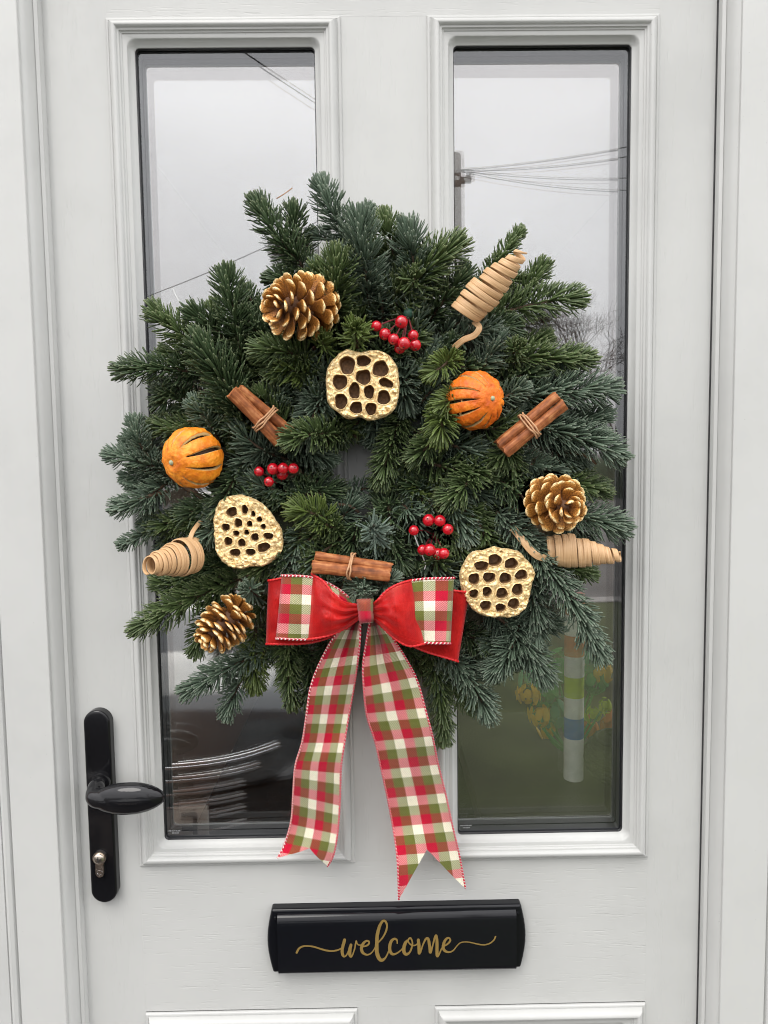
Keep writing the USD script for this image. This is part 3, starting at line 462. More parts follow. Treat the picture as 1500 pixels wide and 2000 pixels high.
def sprig(base, tip, bend, L, mat_name, flat=0.25, dens=1.5, spread=(73, 36), star=False, w=0.00122, label=None, name='fir_sprig', under=False):
    """A twig from base to tip whose needles stand round it, denser on the outer side, and sweep towards its tip."""
    base, tip = np.asarray(base, float), np.asarray(tip, float); mid = (base+tip)/2+np.asarray(bend, float)
    s = np.linspace(0, 1, 16)[:, None]; sp = (1-s)**2*base+2*s*(1-s)*mid+s*s*tip
    seg = np.r_[0, np.cumsum(np.linalg.norm(np.diff(sp, axis=0), axis=1))]; ln = seg[-1]
    n = int(max(ln*1000*dens, 50)+34); u = np.r_[rng.uniform(0.0, 1, n-34)**0.92, 1-rng.uniform(0, 0.05, 34)]
    at = np.stack([np.interp(u*ln, seg, sp[:, k]) for k in range(3)], 1)
    tg = nrm(np.gradient(sp, axis=0)); t = nrm(np.stack([np.interp(u*ln, seg, tg[:, k]) for k in range(3)], 1))
    ref = nrm(VIEW+np.array([0, 0, 0.35])+rng.normal(0, 0.12, 3)); nn = nrm(ref-(t@ref)[:, None]*t); ss = np.cross(t, nn)
    back = rng.uniform(size=n) < 0.22
    ph = np.where(back, rng.uniform(0, 2*math.pi, n), math.pi/2+rng.normal(0, 1.05, n))
    L = L*rng.uniform(.80, 1.02); rad = nrm(np.cos(ph)[:, None]*ss+(np.sin(ph)*(1-flat))[:, None]*nn)
    al = np.radians(np.interp(u, [0, .55, 0.92, 1], [spread[0], spread[0]*0.92, (spread[0]+spread[1])/2, spread[1]])+rng.normal(0, 8, n)+(12*np.abs(np.cos(ph))-6))
    if star: al = np.radians(np.interp(u, [0, .9, 1], [95, 70, 25])+rng.normal(0, 12, n))
    LL = L*np.interp(u, [0, .15, .75, 1], [0.8, 1.0, 0.98, 0.84])*rng.uniform(0.82, 1.12, n)
    kap = np.radians(rng.normal(26, 9, n)); up = rng.normal(0.10, 0.05, n)
    p = at+rad*0.0011; pts, dirs = [p], []
    for k in range(len(VS)-1):
        vm = (VS[k]+VS[k+1])/2; a = al-kap*vm*1.3+kap*0.25
        d = nrm(np.cos(a)[:, None]*t+np.sin(a)[:, None]*rad+(up*vm)[:, None]*nn); dirs.append(d); p = p+d*((VS[k+1]-VS[k])*LL)[:, None]; pts.append(p)
    dirs.append(dirs[-1]); wd = w*rng.uniform(0.85, 1.15, n); V, U = [], []
    for k in range(len(VS)-1):
        d = dirs[k]; b = nrm(np.cross(d, np.cos(ph*0+0.3)[:, None]*rad+0.6*t)); c = np.cross(d, b); h = wd*(0.55, 0.95, 1.0, 0.80)[k]
        for x, y in ((1, 0), (0, 0.5), (-1, 0), (0, -0.5)):
            V.append(pts[k]+b*(h*x)[:, None]+c*(h*y)[:, None]); U.append(np.full(n, VS[k]))
    V.append(pts[-1]); U.append(np.ones(n)); nv = len(V); V = np.stack(V, 1).reshape(-1, 3); U = np.stack(U, 1).reshape(-1)
    f = []
    for k in range(3):
        for j in range(4):
            a, b_, c_, d_ = k*4+j, k*4+(j+1) % 4, (k+1)*4+(j+1) % 4, (k+1)*4+j; f += [(a, b_, c_), (a, c_, d_)]
    f += [(12+j, 12+(j+1) % 4, 16) for j in range(4)]
    F = (np.arange(n)[:, None, None]*nv+np.array(f)[None]).reshape(-1, 3)
    V[:, 1] = np.minimum(V[:, 1], -0.0035)
    if under:                                                        # these lie beneath the ornaments
        for oc, orr, od in ORN:
            q = np.hypot(V[:, 0]-oc[0], V[:, 2]-oc[2]) < orr; V[q, 1] = np.maximum(V[q, 1], -od)
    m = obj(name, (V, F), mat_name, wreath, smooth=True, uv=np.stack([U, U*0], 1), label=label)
    tw = sp.copy(); tw[:, 1] = np.minimum(tw[:, 1], -0.004)
    obj('twig', tube(tw, np.linspace(0.0021, 0.0012, 16), 5), 'twig', m)
    if rng.uniform() < 0.35:
        bd = trimesh.creation.icosphere(1, 0.0021); bd.apply_scale([1, 1, 1.2]); bd.apply_translation(tip+t[-1]*0.001); obj('bud', bd, 'bud', m, smooth=True)
DK, MD, BL, LM, PL = 'needles_dark', 'needles_mid', 'needles_blue', 'needles_lime', 'needles_pale'
def sp_px(b, t, hw, db=0.045, dt=0.055, m=DK, curve=0.0, lift=0.02, **k):
    """b, t: base and tip as seen in the photograph, with their distances from the door; hw: half the sprig's width there."""
    B, Tp = P(*b, db), P(*t, dt); dr = nrm(Tp-B); Tp = Tp-dr*min(hw/1.72/1000*.55, .4*np.linalg.norm(Tp-B)); side = np.cross(dr, VIEW)
    sprig(B, Tp, side*curve*np.linalg.norm(Tp-B)+VIEW*lift, hw/1.72/1000/0.86, m, **k)
OUT = [((610, 540), (492, 385), 44, .045, .060, DK, -.10), ((700, 510), (622, 352), 36, .04, .055, BL, -.06), ((722, 600), (699, 408), 46, .07, .105, BL, 0), ((770, 540), (752, 418), 36, .05, .07, MD, .05), ((812, 580), (797, 434), 42, .06, .09, BL, .02),
       ((770, 600), (900, 468), 46, .065, .08, MD, -.05), ((830, 640), (915, 520), 40, .05, .07, DK, 0), ((905, 600), (1020, 445), 27, .035, .045, MD, .03), ((950, 622), (1140, 578), 37, .035, .05, MD, -.04, .7), ((655, 650), (662, 488), 48, .06, .115, MD, 0),
       ((480, 740), (438, 520), 48, .06, .09, DK, .05), ((500, 600), (470, 560), 30, .05, .05, DK, 0), ((590, 560), (520, 540), 34, .045, .05, DK, 0), ((460, 720), (288, 600), 41, .045, .065, MD, -.07), ((400, 730), (222, 722), 42, .045, .06, DK, .05), ((490, 850), (380, 655), 52, .06, .095, DK, .10),
       ((380, 790), (300, 760), 36, .035, .035, DK, 0), ((420, 850), (290, 830), 32, .035, .04, MD, 0), ((310, 912), (258, 815), 27, .04, .06, BL, -.15), ((330, 925), (205, 885), 32, .045, .06, BL, .12), ((340, 930), (222, 1000), 33, .045, .07, BL, -.18), ((380, 985), (232, 1068), 26, .035, .045, BL, -.05), ((400, 1010), (280, 1030), 32, .035, .05, MD, 0),
       ((470, 1130), (258, 1232), 42, .045, .06, MD, .06), ((470, 1095), (300, 1140), 36, .03, .035, DK, 0), ((530, 1265), (352, 1358), 38, .045, .06, BL, .07), ((500, 1225), (498, 1348), 33, .035, .04, LM, 0), ((560, 1235), (572, 1385), 33, .035, .045, MD, 0), ((590, 1260), (470, 1290), 34, .03, .035, DK, 0), ((610, 1270), (610, 1390), 36, .03, .035, DK, 0), ((640, 1250), (650, 1360), 36, .03, .03, DK, 0),
       ((950, 700), (1158, 702), 36, .05, .06, MD, .03), ((990, 790), (1205, 758), 42, .05, .06, BL, -.08), ((1010, 830), (1220, 890), 44, .05, .065, BL, -.07), ((1000, 730), (1120, 690), 30, .03, .04, DK, 0), ((1070, 1000), (1225, 1032), 42, .04, .055, BL, -.06), ((970, 1000), (1182, 1292), 46, .07, .085, BL, -.09), ((1050, 1090), (1165, 1125), 34, .035, .045, MD, 0),
       ((955, 1185), (1075, 1336), 42, .045, .06, BL, -.09), ((1015, 1195), (957, 1328), 40, .05, .075, BL, -.16), ((850, 1255), (960, 1405), 36, .04, .06, BL, -.14), ((825, 1230), (868, 1455), 32, .03, .04, MD, -.10), ((785, 1235), (752, 1395), 36, .03, .035, MD, 0), ((900, 1230), (1010, 1300), 38, .035, .04, DK, 0), ((1040, 930), (1190, 960), 40, .035, .045, MD, 0), ((1060, 860), (1190, 850), 40, .045, .055, BL, .06),
       ((790, 800), (738, 955), 40, .055, .075, MD, .05), ((560, 850), (655, 905), 38, .045, .055, BL, .08), ((570, 960), (672, 962), 38, .045, .055, DK, -.06), ((650, 1030), (700, 968), 36, .045, .055, BL, .05), ((770, 1030), (742, 968), 38, .045, .055, DK, 0), ((850, 960), (768, 938), 38, .045, .055, DK, .06), ((640, 790), (668, 868), 36, .045, .055, DK, 0), ((850, 850), (775, 905), 36, .040, .05, BL, 0), ((740, 790), (722, 862), 36, .04, .05, BL, 0), ((580, 900), (640, 925), 36, .03, .035, DK, 0), ((930, 905), (868, 988), 40, .07, .10, MD, -.15), ((640, 1015), (566, 990), 38, .075, .10, LM, .15), ((660, 1035), (600, 1010), 34, .07, .09, MD, .10), ((600, 705), (490, 678), 38, .08, .105, MD, .14), ((600, 735), (530, 715), 40, .07, .085, LM, .1), ((655, 850), (555, 858), 34, .075, .12, MD, .12), ((880, 700), (838, 735), 36, .085, .115, LM, -.10), ((860, 800), (858, 862), 40, .085, .115, LM, -.1),
       ((900, 770), (850, 800), 34, .09, .115, LM, .1), ((850, 850), (800, 905), 38, .07, .09, MD, -.1), ((1000, 850), (960, 920), 36, .06, .085, MD, 0), ((940, 640), (1020, 640), 40, .05, .06, DK, 0), ((640, 760), (590, 870), 46, .065, .08, BL, .05), ((770, 700), (800, 810), 44, .06, .075, BL, 0), ((710, 1130), (690, 1165), 30, .10, .13, BL, 0), ((740, 1140), (775, 1130), 28, .09, .12, BL, 0)]
for o in OUT:
    b, t, hw, db, dt, m, cv = o[:7]
    if math.hypot(t[0]-b[0], t[1]-b[1]) > 110 and m in (DK, MD, BL):     # side shoots fill out the fan
        for sg in ((-1, 1) if rng.uniform() < .45 else ((-1,) if rng.uniform() < .5 else (1,))):
            u = rng.uniform(.02, .22); bx, by = b[0]+(t[0]-b[0])*u, b[1]+(t[1]-b[1])*u; g = math.atan2(t[1]-b[1], t[0]-b[0])+sg*rng.uniform(.42, .75); ll = math.hypot(t[0]-b[0], t[1]-b[1])*rng.uniform(.52, .72)
            sp_px((bx, by), (bx+ll*math.cos(g), by+ll*math.sin(g)), hw*.88, max(db-.012, .025), max(dt-.018, .03), m, -sg*.08, .008, dens=2.6, name='side_shoot')
    sp_px(b, t, hw, db, dt, m, cv, flat=o[7] if len(o) > 7 else 0.25, dens=2.9)
for (x, y), (x2, y2), hw, db, dt, m in [((738, 1075), (728, 1028), 44, .05, .115, PL), ((700, 690), (692, 640), 44, .07, .125, LM), ((640, 690), (625, 665), 36, .07, .11, LM), ((500, 1165), (488, 1148), 38, .06, .10, BL), ((700, 1170), (712, 1152), 34, .09, .135, BL), ((560, 1110), (545, 1085), 36, .06, .09, DK), ((860, 1110), (850, 1085), 40, .055, .09, MD), ((800, 560), (810, 545), 40, .07, .105, MD), ((1000, 690), (1010, 680), 34, .07, .09, MD)]:
    sprig(P(x, y, db), P(x2, y2, dt), VIEW*0.004, hw/1.8/1000, m, flat=0.0, dens=1.7, star=True)
# the body of the wreath: layer upon layer of short sprigs swirling outwards
for lay, (r0, r1, cnt, dz, ln) in enumerate(((60, 100, 26, .040, 85), (110, 290, 64, .030, 130), (100, 280, 62, .050, 120), (105, 290, 62, .066, 105))):
    for k in range(cnt):
        a = 2*math.pi*(k+rng.uniform(-.3, .3))/cnt*1.0+lay*0.37; r = r0+(r1-r0)*((k*0.618) % 1.0) if lay else rng.uniform(r0, r1)+25
        if lay == 0: a2 = a+math.pi+rng.normal(0, .9); lnk = 76
        else: a2 = a+rng.normal(0.15, 0.55); lnk = ln*rng.uniform(.75, 1.2)
        bx, by = 712+r*math.cos(a), 890+1.02*r*math.sin(a); tx, ty = bx+lnk*math.cos(a2), by+lnk*math.sin(a2)
        if math.hypot((tx-684)/1.0, (ty-898)/1.25) < 40 or math.hypot((tx+bx)/2-684, ((ty+by)/2-898)/1.25) < 34: continue
        if math.hypot(tx-705, ty-920) < (58 if lay else 40): continue
        q = math.hypot(tx-712, ty-890); lim = 390
        if q > lim: tx, ty = 712+(tx-712)*lim/q, 890+(ty-890)*lim/q
        m = (DK, BL, MD, BL, BL, MD, DK, LM if q < 240 else MD)[rng.integers(8)]
        sp_px((bx, by), (tx, ty), rng.uniform(31, 43), dz, dz+rng.uniform(.005, .022), m, rng.normal(0, .15), rng.uniform(.002, .020), dens=2.1, under=True)
for (px, py), (qx, qy), r in (((250, 985), (330, 960), .0022), ((1165, 905), (1100, 880), .0020), ((640, 870), (600, 830), .0024), ((460, 990), (420, 960), .0020), ((930, 1090), (960, 1040), .0022), ((560, 640), (520, 700), .0022), ((1010, 1250), (960, 1200), .0020), ((650, 985), (700, 1000), .0018)):
    obj('branch', tube(spline([P(px, py, .062), P((px+qx)/2+6, (py+qy)/2-5, .066), P(qx, qy, .055)], 10), r, 6), 'twig', wreath, smooth=True)
obj('dry_straw', tube(spline([P(540, 388, .06), P(556, 378, .065), P(571, 367, .066)], 8), 0.0006, 5), 'raffia', wreath)
obj('dry_straw', tube(spline([P(350, 588, .06), P(342, 574, .06), P(338, 563, .06)], 8), 0.0004, 5), 'white_wire', wreath)
lf = np.array([[x, y] for x, y in ((338, 850), (352, 832), (372, 822), (395, 823), (415, 838), (400, 862), (368, 872))]); lv = np.array([P(x, y, .048) for x, y in lf]); c = lv.mean(0)+VIEW*0.004
obj('leaf', (np.vstack([lv, c[None], lv+[0, 0.001, 0], c[None]+[0, 0.001, 0]]), np.array([(i, (i+1) % 7, 7) for i in range(7)]+[(8+i, 15, 8+(i+1) % 7) for i in range(7)])), 'leaf_green', wreath, smooth=True)
for pts in ([(282, 918), (330, 935), (400, 975)], [(285, 1030), (330, 1012), (400, 990)], [(700, 860), (690, 835), (720, 800)]):
    obj('branch', tube(spline([P(*q, .05) for q in pts], 12), 0.0028, 7), 'twig', wreath, smooth=True)

# ------------------------------------------------------------------ pine cones
def scale_mesh(L, W, th, curl):
    a = np.linspace(0, 1, 9); w = W*np.interp(a, [0, .3, .62, .82, .94, 1], [.36, .60, .86, 1.0, .74, .34]); t = th*np.interp(a, [0, .5, .80, .93, 1], [.35, .45, .85, 1.0, .55])
    g = np.arange(10)*2*math.pi/10; V, U = [], []
    for k in range(9):
        x = L*a[k]; z = curl*L*a[k]**2; V.append(np.stack([np.full(10, x), w[k]*np.cos(g), z+t[k]*np.sin(g)+0.10*W*(np.cos(g)**2)*a[k]], 1)); U.append(np.full(10, a[k]))
    V = np.array(V); v, f = grid_mesh(V, close=True); k = len(v); v = np.vstack([v, [[L*1.012, 0, curl*L*1.02]]])
    f = np.vstack([f, [(80+j, 80+(j+1) % 10, k) for j in range(10)]]); return v, f, np.r_[np.array(U).ravel(), 1.0]
def pine_cone(px, py, d, axis, H, R, n, label, seed, sl=0.024, sw=0.0088):
    """axis: from the stalk end to the open tip; H: length; R: greatest radius with scales."""
    r2 = np.random.default_rng(seed); C = P(px, py, d); Bm = basis(axis); t = xf('pine_cone', loc=C, label=label, cat='pine cone', group='gold pine cones on the wreath')
    obj('core', lathe([(0, -H*.5), (R*.22, -H*.44), (R*.30, -H*.15), (R*.24, H*.18), (R*.12, H*.38), (0, H*.44)], 14, Bm[:, 2]), 'cone_core', t, smooth=True)
    for k in range(n):
        u = (k+.5)/n; ang = k*2.39996+r2.normal(0, .06); h = H*(-.46+.86*u)
        size = np.interp(u, [0, .12, .4, .7, .9, 1], [.60, .82, 1.0, .92, .72, .5])*r2.uniform(.93, 1.07); el = math.radians(np.interp(u, [0, .2, .5, .8, 1], [-42, -20, 4, 22, 52])+r2.normal(0, 9))
        v, f, uu = scale_mesh(sl*size, sw*size**.8, 0.0021*r2.uniform(.85, 1.15), 0.16); v = v+0.0006*noise3(v+k, 180)[:, None]*np.array([1, 1, 1.6])
        X = np.array([math.cos(ang)*math.cos(el), math.sin(ang)*math.cos(el), math.sin(el)]); Y = np.array([-math.sin(ang), math.cos(ang), 0]); Z = np.cross(X, Y); tw = r2.normal(0, .10); Y, Z = Y*math.cos(tw)+Z*math.sin(tw), Z*math.cos(tw)-Y*math.sin(tw)
        rc = R*np.interp(u, [0, .3, .7, 1], [.16, .24, .18, .05]); org = np.array([math.cos(ang)*rc, math.sin(ang)*rc, h])
        q = org+v[:, :1]*X+v[:, 1:2]*Y+v[:, 2:]*Z; obj('scale', (q@Bm.T, f), 'cone_gold', t, smooth=50, uv=None) if False else obj('scale', (q@Bm.T, f), 'cone_gold', t, smooth=True, uv=np.stack([uu, uu*0], 1))
    return t
pine_cone(583, 600, 0.122, (-0.62, -0.70, -0.12), 0.070, 0.043, 78, 'big gold pine cone at upper left, open scales towards the window', 1, 0.0270, 0.0082)
pine_cone(1087, 984, 0.112, (0.25, -0.93, -0.10), 0.056, 0.038, 64, 'bright gold pine cone at right, above a cane spiral', 2, 0.0242, 0.0082)
pine_cone(436, 1221, 0.100, (-0.60, -0.58, -0.50), 0.060, 0.033, 80, 'small pale gold pine cone at lower left, left of the bow', 3, 0.0212, 0.0076)

# ------------------------------------------------------------------ lotus pods
def lotus_pod(outl, holes, d, label, seed, tilt=(0.0, 0.0), zf=None):
    """outl: the rim as (px, py); holes: seed holes as (px, py, rx, ry, turn)."""
    o = np.array([P(x, y, d)[[0, 2]] for x, y in outl]); cx, cz = o.mean(0); o = o-[cx, cz]; C = np.array([cx, -d, cz])
    t = xf('lotus_pod', loc=C, label=label, cat='lotus pod', group='gold lotus pods on the wreath')
    cl = spline(np.vstack([o, o[:1]]), 240)[:-1]; an = np.arctan2(cl[:, 1], cl[:, 0]); rr = np.linalg.norm(cl, axis=1); od = np.argsort(an); an, rr = an[od], rr[od]
    NA, NR = 300, 84; A = np.arange(NA)*2*math.pi/NA; Ro = np.interp(A, an, rr, period=2*math.pi)*(1+0.020*noise3(np.stack([np.cos(A)*4, np.sin(A)*4, np.full(NA, seed)], 1), 2.2, seed))
    s = np.linspace(0.0, 1, NR)**0.9; X = s[:, None]*Ro*np.cos(A); Z = s[:, None]*Ro*np.sin(A); px = (outl := np.array(outl, float)).mean(0); k = 1/np.linalg.norm(P(px[0]+1, px[1], d)-P(px[0], px[1], d))
    q3 = np.stack([X, Z, np.full_like(X, seed*.1)], -1); crink = noise3(q3, 260, seed, 4); big = noise3(q3, 60, seed+5, 2)
    S = np.broadcast_to(s[:, None], X.shape); front = 0.0015*np.cos(S*1.5)+0.0008*big+(0.0006+0.0022*np.clip((S-.62)/.3, 0, 1))*crink*1.5; front -= 0.004*np.clip((S-.93)/.07, 0, 1)**2
    best = np.full(X.shape, 9.0); which = np.full(X.shape, -1)
    for i, (hx, hy, rx, ry, tn) in enumerate(holes):
        hc = P(hx, hy, d)[[0, 2]]-[cx, cz]; ct, st_ = math.cos(math.radians(tn)), math.sin(math.radians(tn)); dx, dz = X-hc[0], Z-hc[1]; a, b = (dx*ct+dz*st_)/(rx/k), (-dx*st_+dz*ct)/(ry/k); an2 = np.arctan2(b, a)
        e = (np.abs(a)**2.3+np.abs(b)**2.3)**(1/2.3)/(0.94+0.05*np.sin(3*an2+i*1.7)+0.03*np.sin(5*an2+i)); u = e < best; best = np.where(u, e, best); which = np.where(u, i, which)
    front = front*np.clip((best-0.9)/0.9, 0.35, 1)+0.0009*np.exp(-((best-1.08)/0.07)**2); inside = best < 1.0
    depth = np.where(inside, -0.0135*np.clip((1-best)/0.16, 0, 1)**.8-0.002*(1-best), 0); Y = -(front+depth)
    V = np.stack([X, Y, Z], -1); tx, tz = tilt; V[..., 1] += tx*V[..., 0]+tz*V[..., 2]
    v, f = grid_mesh(V, close=True, flip=False); fi = best.reshape(-1)[f].mean(1) < 1.0; wh = which.reshape(-1)[f][:, 0]
    def sub(mask):
        ff = f[mask]; ids, inv = np.unique(ff, return_inverse=True); return v[ids], inv.reshape(-1, 3)
    # the rim's back and the funnel that narrows to the stalk
    back = [V[-1]]
    for sc, dy in ((0.985, .004), (0.93, .008), (0.75, .020), (0.45, .032), (0.16, .040), (0.07, .050)): q = V[-1]*[sc, 1, sc]; q[:, 1] = V[-1][:, 1]*max(0, sc-.2)+dy; back.append(q)
    bv, bf = grid_mesh(np.array(back), close=True)
    a1 = sub(~fi); obj('pod_face', cat([trimesh.Trimesh(*a1, process=False), trimesh.Trimesh(bv, bf, process=False)]), 'pod_gold', t, smooth=60)
    for i in range(len(holes)):
        mk = fi & (wh == i)
        if mk.sum() > 8: obj('seed_hole', sub(mk), 'pod_brown', t, smooth=60)
z1 = lambda x, y: (480+x*350/1500, 500+y*350/1500); s1 = 350/1500
lotus_pod([z1(*q) for q in ((840, 770), (960, 800), (1090, 785), (1200, 830), (1265, 920), (1285, 1050), (1280, 1180), (1240, 1290), (1150, 1350), (1030, 1378), (960, 1350), (860, 1365), (770, 1310), (690, 1230), (672, 1110), (670, 980), (700, 900), (760, 830))],
          [(*z1(850, 915), 66*s1, 78*s1, 0), (*z1(985, 878), 62*s1, 46*s1, 0), (*z1(1128, 945), 70*s1, 68*s1, 0), (*z1(985, 1015), 66*s1, 64*s1, 0), (*z1(788, 1055), 64*s1, 64*s1, 0), (*z1(1175, 1062), 66*s1, 36*s1, -20), (*z1(910, 1128), 48*s1, 70*s1, 0), (*z1(1032, 1138), 44*s1, 58*s1, 0), (*z1(797, 1217), 54*s1, 66*s1, 0), (*z1(1156, 1185), 56*s1, 62*s1, 0), (*z1(925, 1270), 54*s1, 52*s1, 0), (*z1(1048, 1280), 48*s1, 54*s1, 0)], 0.118, 'squarish gold lotus pod with the largest holes, top centre', 11)
z2 = lambda x, y: (400+x*170/1500, 950+y*170/1500); s2 = 170/1500
lotus_pod([z2(*q) for q in ((620, 145), (780, 190), (960, 280), (1110, 420), (1210, 570), (1310, 730), (1335, 880), (1340, 1060), (1270, 1200), (1130, 1320), (960, 1390), (780, 1390), (620, 1435), (450, 1400), (300, 1310), (200, 1170), (160, 1000), (150, 800), (140, 600), (160, 450), (220, 290), (370, 180))],
          [(*z2(465, 440), 100*s2, 84*s2, 25), (*z2(690, 397), 54*s2, 84*s2, 0), (*z2(835, 470), 38*s2, 52*s2, 0), (*z2(940, 567), 50*s2, 48*s2, 20), (*z2(362, 702), 72*s2, 68*s2, 0), (*z2(578, 628), 70*s2, 80*s2, 0), (*z2(773, 642), 50*s2, 54*s2, 0), (*z2(1008, 690), 48*s2, 46*s2, 0), (*z2(543, 805), 56*s2, 52*s2, 0), (*z2(722, 790), 44*s2, 48*s2, 0), (*z2(865, 872), 68*s2, 70*s2, 0), (*z2(1095, 855), 88*s2, 62*s2, -8), (*z2(405, 945), 72*s2, 76*s2, 0), (*z2(640, 970), 70*s2, 72*s2, 0), (*z2(525, 1140), 98*s2, 70*s2, 0), (*z2(790, 1130), 88*s2, 60*s2, 0), (*z2(1015, 1050), 116*s2, 82*s2, 22)], 0.105, 'pale gold lotus pod with many small holes, left of centre', 12)
z3 = lambda x, y: (890+x*170/1500, 1060+y*170/1500)
lotus_pod([z3(*q) for q in ((670, 60), (790, 95), (950, 115), (1100, 160), (1210, 270), (1320, 390), (1385, 540), (1340, 700), (1300, 860), (1270, 1010), (1200, 1150), (1050, 1270), (850, 1300), (640, 1300), (450, 1260), (300, 1160), (200, 1020), (120, 850), (75, 680), (70, 530), (140, 370), (210, 250), (330, 150), (500, 130))],
          [(*z3(445, 400), 126*s2, 88*s2, 0), (*z3(675, 303), 118*s2, 108*s2, 0), (*z3(957, 360), 118*s2, 98*s2, 10), (*z3(317, 625), 98*s2, 104*s2, 0), (*z3(575, 597), 110*s2, 92*s2, 0), (*z3(852, 612), 108*s2, 98*s2, 0), (*z3(1130, 555), 112*s2, 92*s2, 15), (*z3(313, 880), 80*s2, 84*s2, 0), (*z3(540, 845), 80*s2, 92*s2, 0), (*z3(795, 872), 102*s2, 98*s2, 0), (*z3(1065, 808), 96*s2, 108*s2, 0), (*z3(515, 1085), 98*s2, 92*s2, 0), (*z3(772, 1120), 90*s2, 78*s2, 0), (*z3(1000, 1050), 102*s2, 98*s2, -25)], 0.108, 'round gold lotus pod just right of the red bow', 13)

# ------------------------------------------------------------------ dried oranges
def dried_orange(px, py, d, rpx, pole, label, seed, nsl, rot, skin='orange_peel'):
    C = P(px, py, d); k = 1/np.linalg.norm(P(px+1, py, d)-C); R = rpx/k; r2 = np.random.default_rng(seed); M = manifold3d.Manifold
    t = xf('dried_orange', loc=C, label=label, cat='dried orange', group='dried oranges on the wreath'); Bm = basis(pole)
    shell = M.sphere(1.0, 120)-M.sphere(0.88, 80); cut = []
    for j in range(nsl):
        a = rot+2*math.pi*j/nsl+r2.normal(0, .05); w = r2.uniform(.05, .095) if nsl > 10 else r2.uniform(.06, .11); lo, hi = math.radians(r2.uniform(-64, -52)), math.radians(r2.uniform(54, 66)); ls = np.linspace(lo, hi, 13); sl = []
        for q in range(13):
            x = (q/12*2-1); ww = w*max(1-x*x, 0.0)**1.05+0.006; aa = a+0.02*math.sin(q*.5+j)
            sl.append(np.array([[rr*math.cos(ls[q])*math.cos(aa+sg*ww*(1.9*rr-1.05)/max(math.cos(ls[q]), .4)), rr*math.cos(ls[q])*math.sin(aa+sg*ww*(1.9*rr-1.05)/max(math.cos(ls[q]), .4)), rr*math.sin(ls[q])] for rr in (.8, 1.2) for sg in (-1, 1)]))
        cut += [M.hull_points(np.vstack([sl[q], sl[q+1]])) for q in range(12)]
    shell = (shell-M.batch_boolean(cut, manifold3d.OpType.Add)).refine_to_length(0.05); m = as_tm(shell); v = m.vertices.copy(); r = np.linalg.norm(v, axis=1)
    lon = np.arctan2(v[:, 1], v[:, 0]); cosl = np.sqrt(np.clip(1-(v[:, 2]/r)**2, 0, 1)); wob = 0.020*np.cos(nsl*(lon-rot)+math.pi)*cosl**2-0.0*r+0.022*noise3(v/r[:, None], 3.0, seed)+0.030*noise3(v/r[:, None], 8.0, seed)+0.012*noise3(v/r[:, None], 22.0, seed)
    wob -= 0.07*np.exp(-((1-np.abs(v[:, 2])/r)/0.02))*1.0
    v = v*(1+wob)[:, None]*[1, 1, 0.94]*R; obj('peel', (v@Bm.T, m.faces), skin, t, smooth=True, uv=np.stack([r, r*0], 1))
    ic = trimesh.creation.icosphere(4, 1.0); w = ic.vertices; w = w*(0.80+0.05*noise3(w, 4, seed)[:, None])*R*[1, 1, .94]; obj('dried_flesh', (w@Bm.T, ic.faces), 'orange_flesh', t, smooth=True)
    b = lathe([(0, .885*R), (.085*R, .885*R), (.080*R, .925*R), (.045*R, .955*R), (0, .962*R)], 14, Bm[:, 2]); obj('stem_button', b, 'orange_button', t, smooth=45)
def toward(px, py, qx, qy, rpx):
    """Unit direction in the scene of a point seen at (qx, qy) on a ball of rpx pixels seen at (px, py)."""
    a, b = (qx-px)/rpx, (qy-py)/rpx; c = math.sqrt(max(0.0, 1-a*a-b*b)); return nrm(a*RIGHT-b*UP-c*FWD)
dried_orange(377, 894, 0.098, 60, toward(377, 894, 343, 908, 60), 'slit dried orange at far left, over a green leaf', 21, 10, 0.25)
dried_orange(928, 782, 0.105, 57, toward(928, 782, 959, 785, 57), 'slit dried orange at upper right, above the cinnamon', 22, 12, 0.1, 'orange_peel_deep')

